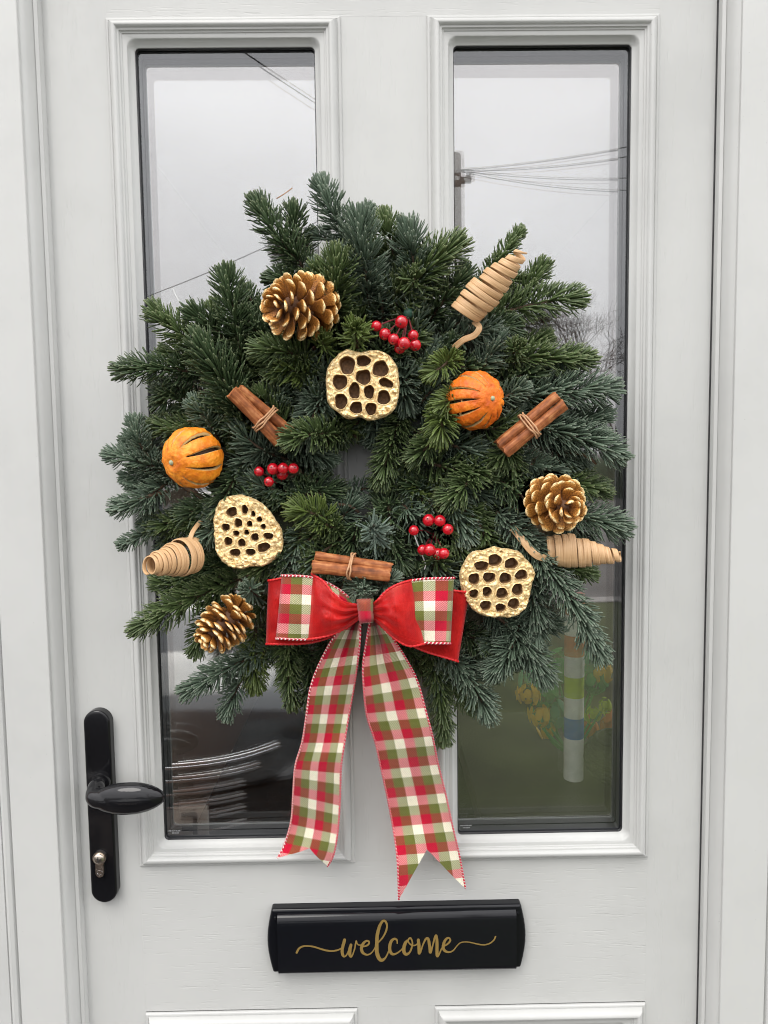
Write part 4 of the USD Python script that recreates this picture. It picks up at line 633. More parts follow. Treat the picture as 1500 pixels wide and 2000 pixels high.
# ------------------------------------------------------------------ cinnamon bundles
def quill(A, B, r, seed, roll):
    """A double-rolled strip of bark from A to B."""
    r2 = np.random.default_rng(seed); s = np.linspace(0, 1, 60); th = 0.0011
    l1 = np.stack([r*(0.42+.58*s)*np.cos(5.6*s-2.2), r*(0.42+.58*s)*np.sin(5.6*s-2.2)], 1); end = 5.6-2.2
    l2 = np.stack([-0.0+r*(1-.62*s)*np.cos(end+1.9*s), r*(1-.62*s)*np.sin(end+1.9*s)], 1)
    pl = LineString(np.vstack([l1, l2[1:]])).buffer(th, quad_segs=3); pl = Polygon(max(getattr(pl, 'geoms', [pl]), key=lambda g: g.area).exterior).simplify(0.00008)
    o = np.array(pl.exterior.coords)[:-1]; cr, sr = math.cos(roll), math.sin(roll); o = o@np.array([[cr, sr], [-sr, cr]]); ax = nrm(B-A); Bm = basis(ax); n = 26; rings = []
    L = np.linalg.norm(B-A)
    for k in range(n):
        u = k/(n-1); q = o*(1+0.05*math.sin(u*5+seed))+0.0005*noise3(np.c_[o*1.0, np.full(len(o), u*L)], 140, seed)[:, None]; e = 0.0028*noise3(np.c_[o, np.full(len(o), 3.0)], 300, seed) if k in (0, n-1) else 0
        rings.append(A+(u*L+e)[:, None]*ax+q@Bm[:, :2].T if np.ndim(e) else A+u*L*ax+q@Bm[:, :2].T)
    v, f = grid_mesh(np.array(rings), close=True); m = len(o); vv, ff = trimesh.creation.triangulate_polygon(Polygon(o), engine='earcut')
    from scipy.spatial import cKDTree
    idx = cKDTree(o).query(vv)[1]; ff = idx[ff]; v2 = np.vstack([v, v[:m], v[-m:]]); f2 = np.vstack([f, ff[:, ::-1]+len(v), ff+len(v)+m])
    uvs = np.stack([np.repeat(np.arange(n)/(n-1)*L, m), np.tile(np.arange(m)/m*r*8, n)], 1); uvs = np.vstack([uvs, uvs[:m], uvs[-m:]])
    return (v2, f2), uvs
def cinnamon(quills, tie_at, label, turns=3, slant=0.0):
    """quills: (A, B, radius) in the scene; tie_at: where along the first quill the raffia goes round all of them."""
    c0 = sum(a+b for a, b, _ in quills)/(2*len(quills)); t = xf('cinnamon_bundle', loc=c0, label=label, cat='cinnamon', group='tied cinnamon sticks on the wreath')
    for k, (A, B, r) in enumerate(quills):
        m, uv = quill(A-c0, B-c0, r, k+3, k*1.9+.6); obj('cinnamon_stick', m, 'cinnamon', t, smooth=30 if False else True, uv=uv)
    ax = nrm(quills[0][1]-quills[0][0]); Bm = basis(ax); pts = []
    for A, B, r in quills:
        q = A+(B-A)*tie_at-c0; c = (q@Bm)[:2]; pts.append(Point(c).buffer(r+0.0022, quad_segs=8))
    o = np.array(unary_union(pts).convex_hull.exterior.coords)[:-1]; h = ((quills[0][0]+(quills[0][1]-quills[0][0])*tie_at-c0)@Bm)[2]
    for k in range(turns):
        off = (k-(turns-1)/2)*0.0026; q = np.stack([o[:, 0], o[:, 1], h+off+slant*0.25*(o[:, 0]-o[:, 0].mean())+0.0006*np.sin(np.arange(len(o))*.7+k*2)], 1); obj('raffia_tie', tube(spline(np.vstack([q, q[:1]])*[1+.01*k, 1+.01*k, 1], 60)[:-1]@Bm.T, 0.0010, 6, closed=True), 'raffia', t, smooth=True)
cinnamon([(P(453, 766, .122), P(546, 862, .100), .0080), (P(468, 757, .112), P(568, 842, .092), .0058), (P(470, 772, .106), P(556, 855, .088), .0060)], 0.62, 'cinnamon bundle with rolled end facing out, below the big pine cone', 3, .6)
cinnamon([(P(1102, 790, .112), P(986, 884, .110), .0067), (P(1086, 772, .110), P(972, 868, .104), .0065)], 0.52, 'cinnamon pair below the upper right dried orange', 3, .3)
cinnamon([(P(610, 1106, .128), P(761, 1122, .124), .0072), (P(616, 1084, .121), P(764, 1107, .119), .0058)], 0.50, 'cinnamon pair lying flat above the red bow', 2, .9)

# ------------------------------------------------------------------ berry picks
def berry_pick(node, nd, berries, label, rpx=11.3, wire=None, tape=False):
    N = P(*node, nd); t = xf('berry_pick', loc=N, label=label, cat='berries', group='red berry picks on the wreath')
    for k, (x, y, d) in enumerate(berries):
        C = P(x, y, d)-N; R = rpx/1.83/1000*(0.90+.055*((k*7) % 4)); b = trimesh.creation.icosphere(3, R); b.vertices *= [1, 1, 1.03]; b.apply_translation(C); bm = obj('berry', b, 'berry_red', t, smooth=True)
        out = nrm(nrm(C+1e-6)*np.array([1, .4, 1])+np.array([0, -.75, -.25])); obj('calyx', lathe([(0, R*.97), (R*.16, R*.98), (R*.13, R*1.06), (0, R*1.04)], 8, out, C), 'berry_tip', bm)
        mid = C*.5+np.array([0, .004, .002]); obj('stem', tube(spline([np.zeros(3), mid, C*(1-R*.8/max(np.linalg.norm(C), 1e-3))], 10), 0.0008, 6), 'berry_stem', t, smooth=True)
    if wire: obj('wire', tube(spline([P(x, y, .088)-N for x, y in wire], 16), 0.0007, 6), 'white_wire', t, smooth=True)
    if tape: obj('tape_end', lathe([(0, 0), (.0045, 0), (.0050, .004), (.0042, .008), (0, .009)], 10, (0, -.6, .8), [0, 0, 0]), 'tape_green', t, smooth=True)
berry_pick((797, 618), .085, [(735, 637, .106), (784, 629, .118), (752, 653, .112), (769, 663, .118), (807, 655, .112), (789, 671, .122), (811, 674, .110), (781, 680, .108)], 'eight red berries above the top centre lotus pod', tape=True)
berry_pick((548, 950), .075, [(506, 921, .095), (533, 916, .098), (553, 915, .101), (573, 915, .102), (525, 941, .100), (551, 926, .090)], 'six red berries in a row below the upper left cinnamon', rpx=10.8)
berry_pick((849, 1045), .075, [(808, 1036, .100), (837, 1016, .097), (859, 1017, .100), (875, 1034, .103), (825, 1074, .098), (839, 1074, .104), (855, 1082, .100), (867, 1081, .106)], 'eight red berries with a white wire above the bow', wire=[(809, 1045), (817, 1066), (826, 1088), (831, 1102), (829, 1112)])

# ------------------------------------------------------------------ cane spirals
def cane(wide, tip, dw, dt, r0, r1, turns, tail, label, width=0.0060, prof=None, phase=0.0, tipw=0.25):
    A, B = P(*wide, dw), P(*tip, dt); t = xf('cane_spiral', loc=A, label=label, cat='cane spiral', group='cane spirals on the wreath'); ax = nrm(B-A); L = np.linalg.norm(B-A); Bm = basis(ax); n = int(turns*40); s = np.linspace(0, 1, n); a = phase+s*turns*2*math.pi
    rr = np.interp(s, *(prof or ([0, .08, .3, 1], [.97, 1, .93, r1/r0])))*r0*(1+0.05*np.sin(a*.31+1)+0.04*np.sin(a*.53)+.03*np.sin(a*1.27)); wd = width*np.interp(s, [0, .8, .94, 1], [1, .95, .75, tipw])*.5; th = 0.0012; h = s*L
    rad = np.stack([np.cos(a), np.sin(a), 0*a], 1); h = h+.0017*np.cos(a+1.0)+.0008*np.sin(a*.41); c = rad*rr[:, None]+np.array([0, 0, 1.0])*h[:, None]; slope = np.gradient(np.interp(s, *(prof or ([0, .08, .3, 1], [.97, 1, .93, r1/r0])))*r0)/(L/n)*.25; up = nrm(np.stack([slope*rad[:, 0], slope*rad[:, 1], np.ones(n)], 1)); o = nrm(rad-np.sum(rad*up, 1)[:, None]*up)
    V = np.stack([c+up*(wd*x)[:, None]+o*(th*y) for x, y in ((-1, -.4), (1, -.4), (1.05, .4), (.8, 1), (-.8, 1), (-1.05, .4))], 1)@Bm.T; v, f = grid_mesh(V, close=True); k = np.arange(4)
    f = np.vstack([f, [(0, i+1, i) for i in range(1, 5)], [((n-1)*6, (n-1)*6+i, (n-1)*6+i+1) for i in range(1, 5)]])
    cut = [0.0, 0.6, 1.15, 1.5, 2.3, 2.6]; q6 = np.tile(np.array([0., 1, 1.1, .9, .1, -.1]), n); uv = np.stack([np.repeat(s*turns*.35, 6), q6], 1)
    obj('cane_coil', (v, f), 'cane', t, smooth=True, uv=uv)
    q = spline([P(x, y, d)-A for x, y, d in tail], 26); tt, _, _ = frames(q); side = nrm(np.cross(tt, VIEW)); nn = np.cross(side, tt); W = width*.46
    V = np.stack([q+side*W*x+nn*.0009*y for x, y in ((-1, -1), (1, -1), (1.05, 0), (.9, 1), (-.9, 1), (-1.05, 0))], 1); v, f = grid_mesh(V, close=True)
    f = np.vstack([f, [(0, i+1, i) for i in range(1, 5)], [(150, 150+i, 151+i) for i in range(1, 5)]])
    obj('cane_tail', (v, f), 'cane', t, smooth=True, uv=np.stack([np.repeat(np.linspace(0, .3, 26), 6), np.tile(np.array([0., 1, 1.1, .9, .1, -.1]), 26)], 1))
    return t
cane((908, 612), (1020, 492), .098, .120, .0178, .0055, 10.4, [(926, 628, .098), (936, 640, .104), (926, 655, .103), (905, 664, .099), (886, 680, .090)], 'slender cane spiral pointing up at upper right', .0068, ([0, .1, .35, .7, 1], [.80, .97, 1, .68, .26]), 2.0)
kc = cane((378, 1083), (290, 1104), .090, .142, .0198, .0056, 12.6, [(370, 1062, .098), (373, 1047, .096), (380, 1033, .090), (392, 1018, .075)], 'pale cane spiral at far left with its open tip facing out', .0052, ([0, .08, .3, .75, 1], [.84, .97, .97, .60, .42]), 1.0, .8)
cane((1066, 1072), (1213, 1087), .086, .098, .0175, .0066, 10.6, [(1072, 1092, .096), (1050, 1086, .104), (1034, 1072, .104), (1018, 1052, .100), (1002, 1032, .088)], 'darker cane spiral at right, under the pine cone', .0080, ([0, .1, .35, .7, 1], [.66, .90, 1, .62, .26]), 4.0)

# ------------------------------------------------------------------ bow
bow = xf('ribbon_bow', loc=P(713, 1195, 0.13), label='red organza and tartan bow with two long tartan tails', cat='bow')
BO = P(713, 1195, 0.13)
def resample(pts, n): return spline(np.array(pts, float), n)
def edge_tube(E, r, m, name='wired_edge', parent=None, stitch=True):
    L = np.r_[0, np.cumsum(np.linalg.norm(np.diff(E, axis=0), axis=1))]; n = int(L[-1]/0.0009)+8; s = np.linspace(0, L[-1], n); q = np.stack([np.interp(s, L, E[:, k]) for k in range(3)], 1); rr = r*(1+0.22*np.sin(s*2*math.pi/0.0042))
    tm = tube(q, rr, 7); uv = np.zeros((len(tm.vertices), 2)); uv[:n*7, 0] = np.repeat(s/0.0042, 7)+np.tile(np.arange(7)/7, n); obj(name, tm, m, parent, smooth=True, uv=uv)
def ribbon(top, bot, depth, m, name, uvf, n=48, k=20, wav=0.0, edge=None, edge_r=0.0011, seed=0, ridge=None):
    """A band between two edge lines as seen in the photograph; depth(s, t) gives how far it stands off the door."""
    a, b = resample(top, n), resample(bot, n); s = np.linspace(0, 1, n); t = np.linspace(0, 1, k); V = np.zeros((n, k, 3))
    for i in range(n):
        for j in range(k):
            x, y = a[i]*(1-t[j])+b[i]*t[j]; V[i, j] = P(x, y, depth(s[i], t[j]))-BO
    v, f = grid_mesh(V); uv = np.array([[uvf(s[i], t[j]) for j in range(k)] for i in range(n)], float).reshape(-1, 2)
    nn = np.zeros_like(v); fn = np.cross(v[f[:, 1]]-v[f[:, 0]], v[f[:, 2]]-v[f[:, 0]])
    for q in range(3): np.add.at(nn, f[:, q], fn)
    nn = nrm(nn); o = obj(name, (v, f), m, bow, smooth=True, uv=uv)
    if edge:
        for e in (V[:, 0], V[:, -1]): edge_tube(e, edge_r, edge, parent=o)
    return o
# loops are laid back to front; each turns round at its outer fold and comes back behind
def loop(top, bot, outer_d, knot_d, m, name, uvf, edge, puff=0.02, fold=0.016, pleats=0, seed=0, k=26):
    """A loop from the knot (first points) to its fold (last points), and back to the knot behind."""
    n = 40; a, b = resample(top, n), resample(bot, n); s = np.linspace(0, 1, n); t = np.linspace(0, 1, k); F, B = np.zeros((n, k, 3)), np.zeros((n, k, 3))
    for i in range(n):
        for j in range(k):
            x, y = a[i]*(1-t[j])+b[i]*t[j]; g = max(1-s[i], 0)
            base = knot_d+(outer_d-knot_d)*s[i]; pl = pleats*g**1.3*0.0045*math.cos(t[j]*math.pi*7+seed)*(0.3+.7*math.sin(math.pi*min(1, s[i]*1.4+.15))); pu = puff*math.sin(math.pi*min(1, s[i]*0.93+.04))**.8*(1-0.55*(2*t[j]-1)**2)
            wv = 0.0012*math.sin(t[j]*9+s[i]*7+seed)
            cr = 0.0022*float(noise3(np.array([s[i]*3.2, t[j]*3.2, seed*3.1]), 1.0, seed, 2))*(1 if 'sheer' in name else .35)
            d = base+pu+pl+wv+cr*(3.4 if 'sheer' in name else 2); db = knot_d-0.012+(outer_d-fold-knot_d+.012)*s[i]-0.006*math.sin(math.pi*s[i])
            if s[i] > .9: e = (s[i]-.9)/.1; md = (d+db)/2; d = md+(d-md)*math.sqrt(max(0, 1-e*e)); db = md+(db-md)*math.sqrt(max(0, 1-e*e))
            F[i, j] = P(x, y, d)-BO; B[i, j] = P(x, y, db)-BO
    V = np.concatenate([F, B[::-1][1:]]); v, f = grid_mesh(V); n2 = len(V); uv = np.array([[uvf(min(i, 2*n-2-i)/(n-1), t[j]) for j in range(k)] for i in range(n2)], float).reshape(-1, 2)
    o = obj(name, (v, f), m, bow, smooth=True, uv=uv)
    for e in (V[:, 0], V[:, -1]): edge_tube(e, 0.00125, edge, parent=o)
WR_, WS_ = 'wire_edge_red', 'wire_edge_stitch'
none = lambda s, t: (s, t)
loop([(700, 1182), (640, 1150), (580, 1128), (524, 1134)], [(702, 1208), (660, 1238), (600, 1256), (519, 1258)], .105, .118, 'sheer_red', 'sheer_loop', none, WR_, .004, .012, .4, 1)
loop([(728, 1184), (780, 1165), (850, 1152), (917, 1157)], [(730, 1208), (770, 1238), (820, 1268), (895, 1292)], .105, .118, 'sheer_red', 'sheer_loop', none, WR_, .004, .012, .4, 2)
loop([(700, 1184), (660, 1150), (610, 1128), (550, 1124)], [(702, 1208), (660, 1232), (610, 1248), (539, 1247)], .122, .122, 'tartan_tail', 'tartan_loop', lambda s, t: ((1-s)*8.6+.1, t*6.4+2.15), WS_, .010, .014, .5, 3)
loop([(728, 1184), (760, 1150), (815, 1132), (887, 1129)], [(730, 1208), (775, 1238), (820, 1254), (880, 1257)], .122, .122, 'tartan_tail', 'tartan_loop', lambda s, t: (1.45-(1-s)*8.8, t*6.5+1.75), WS_, .010, .014, .5, 4)
loop([(701, 1182), (672, 1176), (650, 1158), (632, 1136), (609, 1121)], [(703, 1207), (672, 1228), (646, 1240), (620, 1246), (600, 1249)], .128, .128, 'sheer_red', 'sheer_loop', none, WR_, .022, .018, 1.0, 5)
loop([(727, 1182), (742, 1168), (758, 1152), (780, 1140), (805, 1133)], [(729, 1207), (748, 1226), (772, 1248), (800, 1262), (831, 1257)], .128, .128, 'sheer_red', 'sheer_loop', none, WR_, .022, .018, 1.0, 6)
# knot
kn = [(696, 1170), (697, 1180), (699, 1195), (700, 1208), (702, 1218)]; kr = [(730, 1169), (729, 1180), (729, 1195), (730, 1207), (729, 1216)]
ribbon(kn, kr, lambda s, t: .150+.004*math.sin(math.pi*t)**.7-.010*(2*s-1)**4-.014*abs(2*t-1)**4+.0012*math.cos(t*12), 'tartan_tail', 'knot', lambda s, t: (t*1.15+.05, s*2.1+2.0), n=24, k=16)
def tail(lft, rgt, dpt, fold, notch, uv0, cell_px, seed, du=6.0):
    """lft, rgt: the tail's edges down the picture; fold(s): (where across, how deep) a crease runs; notch: depth of the cut in its end, in rows."""
    n, k = 96, 25; a, b = resample(lft, n), resample(rgt, n); ctr = (a+b)/2; L = np.r_[0, np.cumsum(np.linalg.norm(np.diff(ctr, axis=0), axis=1))]; t = np.linspace(0, 1, k); V, UV = np.zeros((n, k, 3)), np.zeros((n, k, 2))
    ext = (ctr[-1]-ctr[-2])
    for i in range(n):
        s = i/(n-1); fx, fd, fw = fold(s)
        for j in range(k):
            cutf = 1.0-notch*(1-abs(2*t[j]-1))*1.0; si = s*cutf if s > .5 else s; si = s if s < .7 else .7+(s-.7)*(cutf-.7)/.3; ii = si*(n-1); i0 = min(int(ii), n-2); w = ii-i0
            A, B = a[i0]*(1-w)+a[i0+1]*w, b[i0]*(1-w)+b[i0+1]*w; x, y = A*(1-t[j])+B*t[j]; ln = L[i0]*(1-w)+L[i0+1]*w
            d = np.interp(si, *dpt)+.0055*math.sin(si*12+seed)*(.5+si)*.7+.0032*math.sin(si*19+t[j]*3.0+seed)+.008*(t[j]-.5)*math.sin(si*9+seed)+.004*math.cos(t[j]*6.3)*math.exp(-si*3)-fd*math.exp(-((t[j]-fx)/fw)**2)
            V[i, j] = P(x, y, d)-BO; UV[i, j] = (t[j]*du+uv0[0], ln/cell_px+uv0[1])
    v, f = grid_mesh(V); o = obj('tail', (v, f), 'tartan_tail', bow, smooth=True, uv=UV.reshape(-1, 2))
    for e in (V[:, 0], V[:, -1]): edge_tube(e, .0011, WS_, parent=o)
tail([(676, 1212), (648, 1250), (622, 1300), (606, 1345), (598, 1400), (590, 1450), (577, 1494), (573, 1540), (569, 1600), (556, 1648), (542, 1676)], [(704, 1216), (703, 1250), (699, 1290), (692, 1340), (681, 1400), (673, 1450), (666, 1500), (664, 1560), (660, 1620), (652, 1668), (640, 1692)], ([0, .1, .3, .55, .8, 1], [.118, .118, .100, .075, .050, .035]), lambda s: (.62+.1*s, .020*max(0, 1-s*3.6), .16), .105, (.12, .05), 18.9, 1.0, 5.7)
tail([(722, 1214), (716, 1250), (709, 1300), (711, 1350), (717, 1400), (733, 1450), (744, 1500), (757, 1560), (768, 1620), (776, 1680), (779, 1757)], [(736, 1206), (766, 1245), (792, 1285), (815, 1330), (832, 1390), (845, 1440), (855, 1490), (870, 1550), (883, 1610), (897, 1670), (909, 1735)], ([0, .1, .3, .55, .8, 1], [.124, .124, .104, .072, .045, .030]), lambda s: (.42+.1*s, .026*max(0, 1-s*3.0), .11), .125, (.10, .35), 19.0, 2.3, 5.8)

# ------------------------------------------------------------------ inside the hall, seen through the right pane
TB = P(1120, 1520, -0.20)                                       # where the striped post stands
tz = TB[2]
tab = xf('console_table', label='dark console table in the hall behind the right pane', cat='table')
obj('tabletop', cbox(TB[0]-.16, TB[0]+.26, 0.08, .50, tz-.030, tz-.0005, .003), 'table_dark', tab)
for lx in (TB[0]-.13, TB[0]+.23):
    for ly in (.11, .47): obj('leg', cbox(lx-.02, lx+.02, ly-.02, ly+.02, 0.0, tz-.031, .003), 'table_dark', tab)
post = xf('striped_post', loc=(TB[0], .20, tz), label='white post with orange, green and blue bands behind the right pane', cat='ornament')
bh = (P(1120, 1270, -.20)[2]-tz)/11.6*2; zc = 0.0
for i, c in enumerate(('band_white', 'band_blue', 'band_white', 'band_green', 'band_white', 'band_orange', 'band_white', 'band_orange')):
    h = bh*(1.9 if i == 0 else .92); obj('band', lathe([(0, zc), (.0145, zc), (.0150, zc+.0008), (.0150, zc+h-.0008), (.0145, zc+h), (0, zc+h)], 28), c, post, smooth=40); zc += h
fl = xf('artificial_flowers', loc=(TB[0], .26, tz), label='green and yellow artificial flowers behind the striped post', cat='flowers')
r3 = np.random.default_rng(5)
def blob_flower(px, py, y, r, m, name='flower_head'):
    C = P(px, py, -y)-np.array([TB[0], .26, tz]); ms = []
    for k in range(15):
        a = k*2.399+r3.normal(0, .3); e = math.acos(1-1.6*(k+.5)/15)+r3.normal(0, .15); rs = r3.uniform(.6, 1.35); dv = np.array([math.cos(a)*math.sin(e), -math.cos(e), math.sin(a)*math.sin(e)]); p = trimesh.creation.icosphere(1, 1.0); p.vertices = p.vertices*[r*.26, r*.06, r*.46*rs]; Bm = basis(dv); p.vertices = p.vertices[:, [0, 2, 1]]@np.stack([Bm[:, 0], Bm[:, 1], Bm[:, 2]], 1).T+C+dv*r*.62*rs; ms.append(p)
    obj(name, cat(ms), m, fl, smooth=True); obj('flower_stem', tube(spline([C, C*[.6, .8, .5], [0.02, .02, .0]], 10), .0022, 6), 'flower_green', fl)
for q in ((1040, 1325, .30, .0285, 'flower_teal'), (1065, 1350, .31, .0342, 'flower_green'), (1030, 1355, .29, .0247, 'flower_yellow'), (1055, 1395, .28, .0228, 'flower_yellow'), (1085, 1390, .30, .0323, 'flower_teal'), (1160, 1330, .32, .0342, 'flower_green'), (1178, 1310, .31, .0247, 'flower_yellow'), (1150, 1290, .32, .0285, 'flower_teal'), (1090, 1300, .32, .0323, 'flower_green'), (1160, 1395, .28, .0190, 'flower_lime'), (1180, 1378, .27, .0152, 'flower_lime'), (1195, 1420, .32, .0304, 'flower_orange'), (1150, 1425, .31, .0247, 'flower_orange'), (1070, 1425, .30, .0209, 'flower_yellow')): blob_flower(*q)
bk = xf('round_basket', loc=(P(1180, 1545, -.17)[0]+.030, .19, tz), label='black woven basket beside the striped post', cat='basket')
th = np.linspace(0, 1, 16); obj('basket_body', lathe(np.stack([.052*np.sin(np.pi*(.12+.80*th))**.6*np.r_[0, np.ones(15)], .075*th], 1), 28), 'basket_black', bk, smooth=True)
for k in range(7): obj('woven_band', tube([(math.cos(a)*(.0525*math.sin(math.pi*(.12+.80*(k+1)/8))**.6+.001*math.sin(a*14+k*math.pi)), math.sin(a)*(.0525*math.sin(math.pi*(.12+.80*(k+1)/8))**.6+.001*math.sin(a*14+k*math.pi)), .075*(k+1)/8) for a in np.arange(56)*2*math.pi/56], .0032, 6, closed=True), 'basket_black', bk, smooth=True)

# ------------------------------------------------------------------ outdoors, seen mirrored in the panes
def car():
    t = xf('parked_car', loc=(-0.80, -1.34, GZ), label='dark car parked nose-on to the house, mirrored in the left pane', cat='car')
    # x across, y back from the nose (negative), z up
    ys = np.array([0.0, .03, .10, .35, .75, 1.05, 1.65, 2.2, 3.0, 3.5, 4.0, 4.25]); low = np.array([.28, .22, .20, .18, .18, .18, .18, .18, .18, .20, .26, .34]); top = np.array([.60, .70, .78, .87, .94, .98, 1.40, 1.50, 1.48, 1.38, 1.05, .80]); hw_ = np.array([.52, .66, .76, .86, .89, .90, .90, .90, .90, .89, .85, .78]); roofw = np.array([.42, .60, .70, .78, .80, .80, .60, .60, .60, .60, .70, .68])
    yy = np.linspace(0, 4.25, 70); rings = []
    for y in yy:
        l, tp, w, rw = (np.interp(y, ys, q) for q in (low, top, hw_, roofw)); sh = min(tp, .92)
        rings.append([(-w*.93, -y, l), (-w, -y, l+.12), (-w, -y, min(.62, tp-.06)), (-w*.985, -y, sh-.05), (-(w*.96+rw*.04), -y, sh-.01), (-rw*1.01, -y, tp-.05), (-rw*.9, -y, tp-.008), (-rw*.45, -y, tp+.012), (0, -y, tp+.018), (rw*.45, -y, tp+.012), (rw*.9, -y, tp-.008), (rw*1.01, -y, tp-.05), ((w*.96+rw*.04), -y, sh-.01), (w*.985, -y, sh-.05), (w, -y, min(.62, tp-.06)), (w, -y, l+.12), (w*.93, -y, l), (0, -y, l-.01)])
    V = np.array(rings); v, f = grid_mesh(V, close=True); k = len(v); v = np.vstack([v, V[0].mean(0)[None], V[-1].mean(0)[None]]); m = V.shape[1]; o = (len(yy)-1)*m
    f = np.vstack([f, [(k, (j+1) % m, j) for j in range(m)], [(k+1, o+j, o+(j+1) % m) for j in range(m)]]); obj('body', (v, f), 'car_paint', t, smooth=40)
    def on(x, y): return np.interp(y, ys, top)+.022-.03*(abs(x)/.6)**2
    for nm, y0, y1, w0, w1 in (('windscreen', 1.10, 1.60, .74, .56), ('rear_window', 3.55, 3.95, .58, .64)):
        q = np.array([[[x*(w0+(w1-w0)*s), -(y0+(y1-y0)*s), on(x*.6, y0+(y1-y0)*s)+.004] for x in np.linspace(-1, 1, 9)] for s in np.linspace(0, 1, 6)]); obj(nm, grid_mesh(q, flip=True), 'car_glass', t, smooth=True)
    nose = lambda x: -(0.03+.25*(abs(x)/.72)**3.2)
    def bar(x0, x1, z, r, m, name, sweep=0.0):
        xs = np.linspace(x0, x1, 25); obj(name, tube(np.stack([xs, [nose(x)+.055 for x in xs], z+sweep*(np.abs(xs)/.5)**3], 1), r, 6), m, t, smooth=True)
    obj('grille_back', grid_mesh(np.array([[[x, nose(x)+.035, z] for x in np.linspace(-.50, .50, 21)] for z in (.36, .50, .64)]), flip=False), 'black_plastic', t)
    for k in range(7): bar(-.46-.012*k, .46+.012*k, .385+.042*k, .0075, 'chrome', 'grille_slat', .045)
    bar(-.68, .68, .27, .018, 'black_plastic', 'bumper_strip', .05); bar(-.60, .60, .20, .012, 'chrome', 'lower_trim', .06)
    for s in (-1, 1):
        h = trimesh.creation.icosphere(3, 1.0); h.apply_scale([.15, .10, .075]); h.apply_translation([s*.66, nose(.66)-.02, .66]); obj('headlight', h, 'headlamp', t, smooth=True)
        g = trimesh.creation.icosphere(2, 1.0); g.apply_scale([.05, .03, .05]); g.apply_translation([s*.58, nose(.58)+.05, .36]); obj('fog_lamp', g, 'chrome', t, smooth=True)
        mi = trimesh.creation.icosphere(2, 1.0); mi.apply_scale([.10, .06, .07]); mi.apply_translation([s*.98, -1.45, 1.0]); obj('wing_mirror', mi, 'car_paint', t, smooth=True)
        for y in (.80, 3.45):
            w = obj('wheel', lathe([(0, -.10), (.30, -.10), (.32, -.07), (.32, .07), (.30, .10), (0, .10)], 28, (1, 0, 0), (s*.80, -y, .32)), 'tyre', t, smooth=40); obj('rim', lathe([(0, 0), (.19, 0), (.20, .03), (.06, .05), (0, .05)], 20, (s, 0, 0), (s*.88, -y, .32)), 'chrome', w, smooth=40)
    pl = obj('number_plate', cbox(-.26, .26, nose(.2)+.05, nose(.2)+.066, .395, .505, .004), 'plate_white', t)
    for k, ch in enumerate('ESBE'):
        tm = meshkit.text_mesh(ch, .075, .002, bold=True); v = tm.vertices.copy(); tm.vertices = np.stack([.05-v[:, 0]+.058*k if False else .235-.06*k*1.6-v[:, 0]*1.0, nose(.2)+.0665+v[:, 2], v[:, 1]+.412], 1); tm.faces = tm.faces; obj('plate_character', tm, 'black_plastic', pl)
car()
tp = xf('telegraph_pole', loc=(1.56, -12.9, GZ-.1), label='wooden telegraph pole across the road, mirrored in the right pane', cat='pole')
obj('pole_shaft', lathe([(0, 0), (.15, 0), (.115, 7.1), (.10, 7.13), (0, 7.15)], 16), 'pole_wood', tp, smooth=40)
obj('crossarm', cbox(-.30, .30, -.05, .05, 6.62, 6.72, .01), 'pole_wood', tp)
for x in (-.25, .25): obj('insulator', lathe([(0, 0), (.035, 0), (.045, .04), (.025, .09), (0, .11)], 12, (0, 0, 1), (x, 0, 6.72)), 'kerb_stone', tp, smooth=40)
ptop = np.array([1.56, -12.9, GZ+6.75])
def wire_to(px, py, dist, sag, lab, start=None):
    """A cable from the pole's head to where it is seen mirrored at (px, py), dist metres out."""
    D = FWD+(px-750)/FPX*RIGHT-(py-1000)/FPX*UP; q = CAM+(-CAM[1]+dist)/D[1]*D; E_ = np.array([q[0], -q[1], q[2]]); A = ptop if start is None else start; E_ = A+(E_-A)*1.6 if start is None else E_
    s = np.linspace(0, 1, 30)[:, None]; obj('overhead_cable', tube(A+(E_-A)*s-np.array([0, 0, 1.0])*sag*4*s*(1-s), .008 if start is None else .007, 5), 'cable_black', label=lab, cat='cable', group='overhead cables')
wire_to(1235, 268, 8.0, .1, 'topmost overhead cable mirrored in the right pane'); wire_to(1220, 284, 9.0, .15, 'second overhead cable from the top in the right pane'); wire_to(1235, 330, 12.0, .15, 'level overhead cable below the rising pair'); wire_to(1235, 349, 12.0, .2, 'lowest overhead cable mirrored in the right pane')
def mirrored(px, py, dist):
    D = FWD+(px-750)/FPX*RIGHT-(py-1000)/FPX*UP; q = CAM+(-CAM[1]+dist)/D[1]*D; return np.array([q[0], -q[1], q[2]])
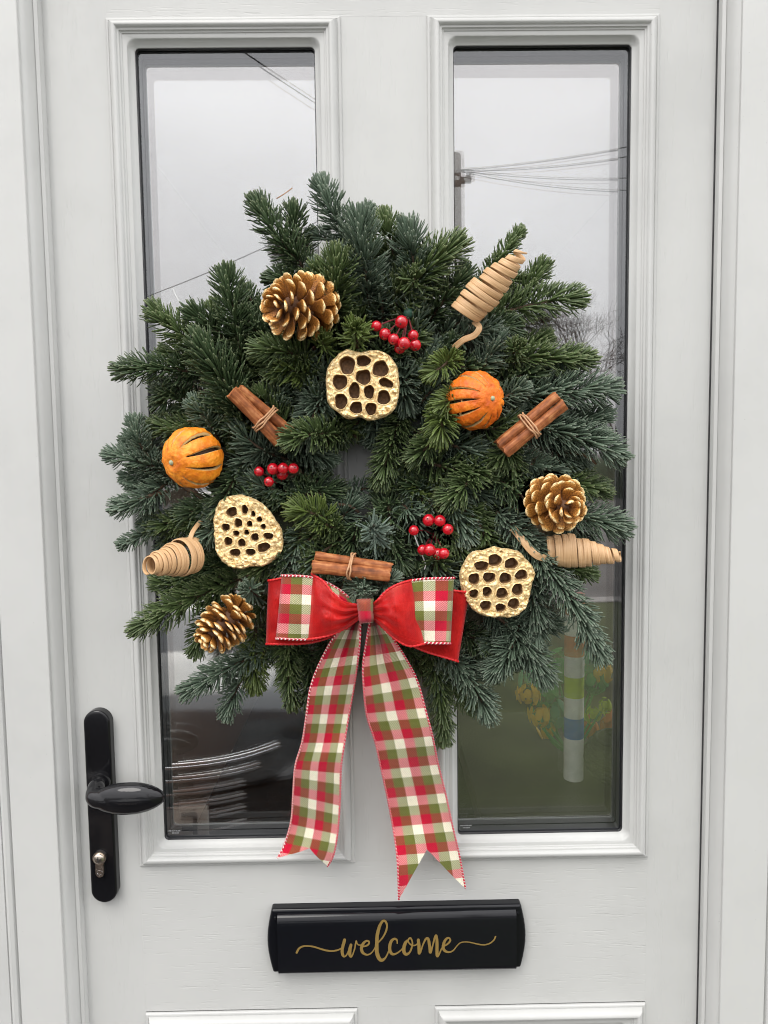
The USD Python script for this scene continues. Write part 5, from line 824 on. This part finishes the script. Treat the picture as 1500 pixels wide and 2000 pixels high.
wire_to(900, 360, 9.0, .05, 'overhead cable running down across the top of the left pane', mirrored(440, 75, 6.0)); wire_to(660, 412, 14.0, .08, 'overhead cable low in the left pane', mirrored(270, 585, 14.0))
def bare_tree(loc, h, seed, lab):
    r4 = np.random.default_rng(seed); t = xf('bare_tree', loc=loc, label=lab, cat='tree', group='bare winter trees across the road'); limbs, twigs = [], []
    def grow(p, d, ln, r, lev):
        q = [p]
        for k in range(4): d = nrm(d+r4.normal(0, .13, 3)+np.array([0, 0, .05])); p = p+d*ln/4; q.append(p)
        (limbs if lev < 3 else twigs).append(tube(q, np.linspace(r, r*.6, 5), 6 if lev < 2 else 3, caps=False))
        if lev < 6:
            for k in range(3 if lev < 5 else 4):
                ax = nrm(d+r4.normal(0, .55, 3)); grow(q[-1] if k < 2 else q[2], ax, ln*r4.uniform(.62, .82), r*.58, lev+1)
    grow(np.zeros(3), np.array([0, 0, 1.0]), h*.30, h*.022, 0)
    obj('trunk', cat(limbs), 'bark', t, smooth=True); obj('crown', cat(twigs), 'bark', t, kind='stuff')
bare_tree((8.6, -30, GZ-.1), 9.6, 1, 'bare round-headed tree low in the right pane'); bare_tree((11.0, -32, GZ-.1), 9.5, 2, 'bare tree standing beyond the round-headed one'); bare_tree((5.2, -38, GZ-.1), 6.0, 5, 'smaller bare tree further off'); bare_tree((-9.5, -34, GZ-.1), 7.0, 3, 'bare tree across the road mirrored in the left pane')
def hedge(x0, x1, y, h, lab, seed):
    xs = np.linspace(x0, x1, 90); g = np.linspace(0, math.pi, 14); V = np.array([[[x, y+1.0*math.cos(a), GZ-.1+h*math.sin(a)**.5] for a in g] for x in xs]); V = V+(.22*noise3(V, 1.1, seed)+.12*noise3(V, 4, seed))[..., None]*np.array([.3, 1, 1])
    tag(obj('hedge', grid_mesh(V), 'hedge_green', smooth=True, label=lab, cat='hedge').GetPrim() if False else obj('hedge', grid_mesh(V), 'hedge_green', smooth=True), lab, 'hedge')
hedge(-45, 45, -27.0, 1.5, 'long dark hedge across the road', 3)
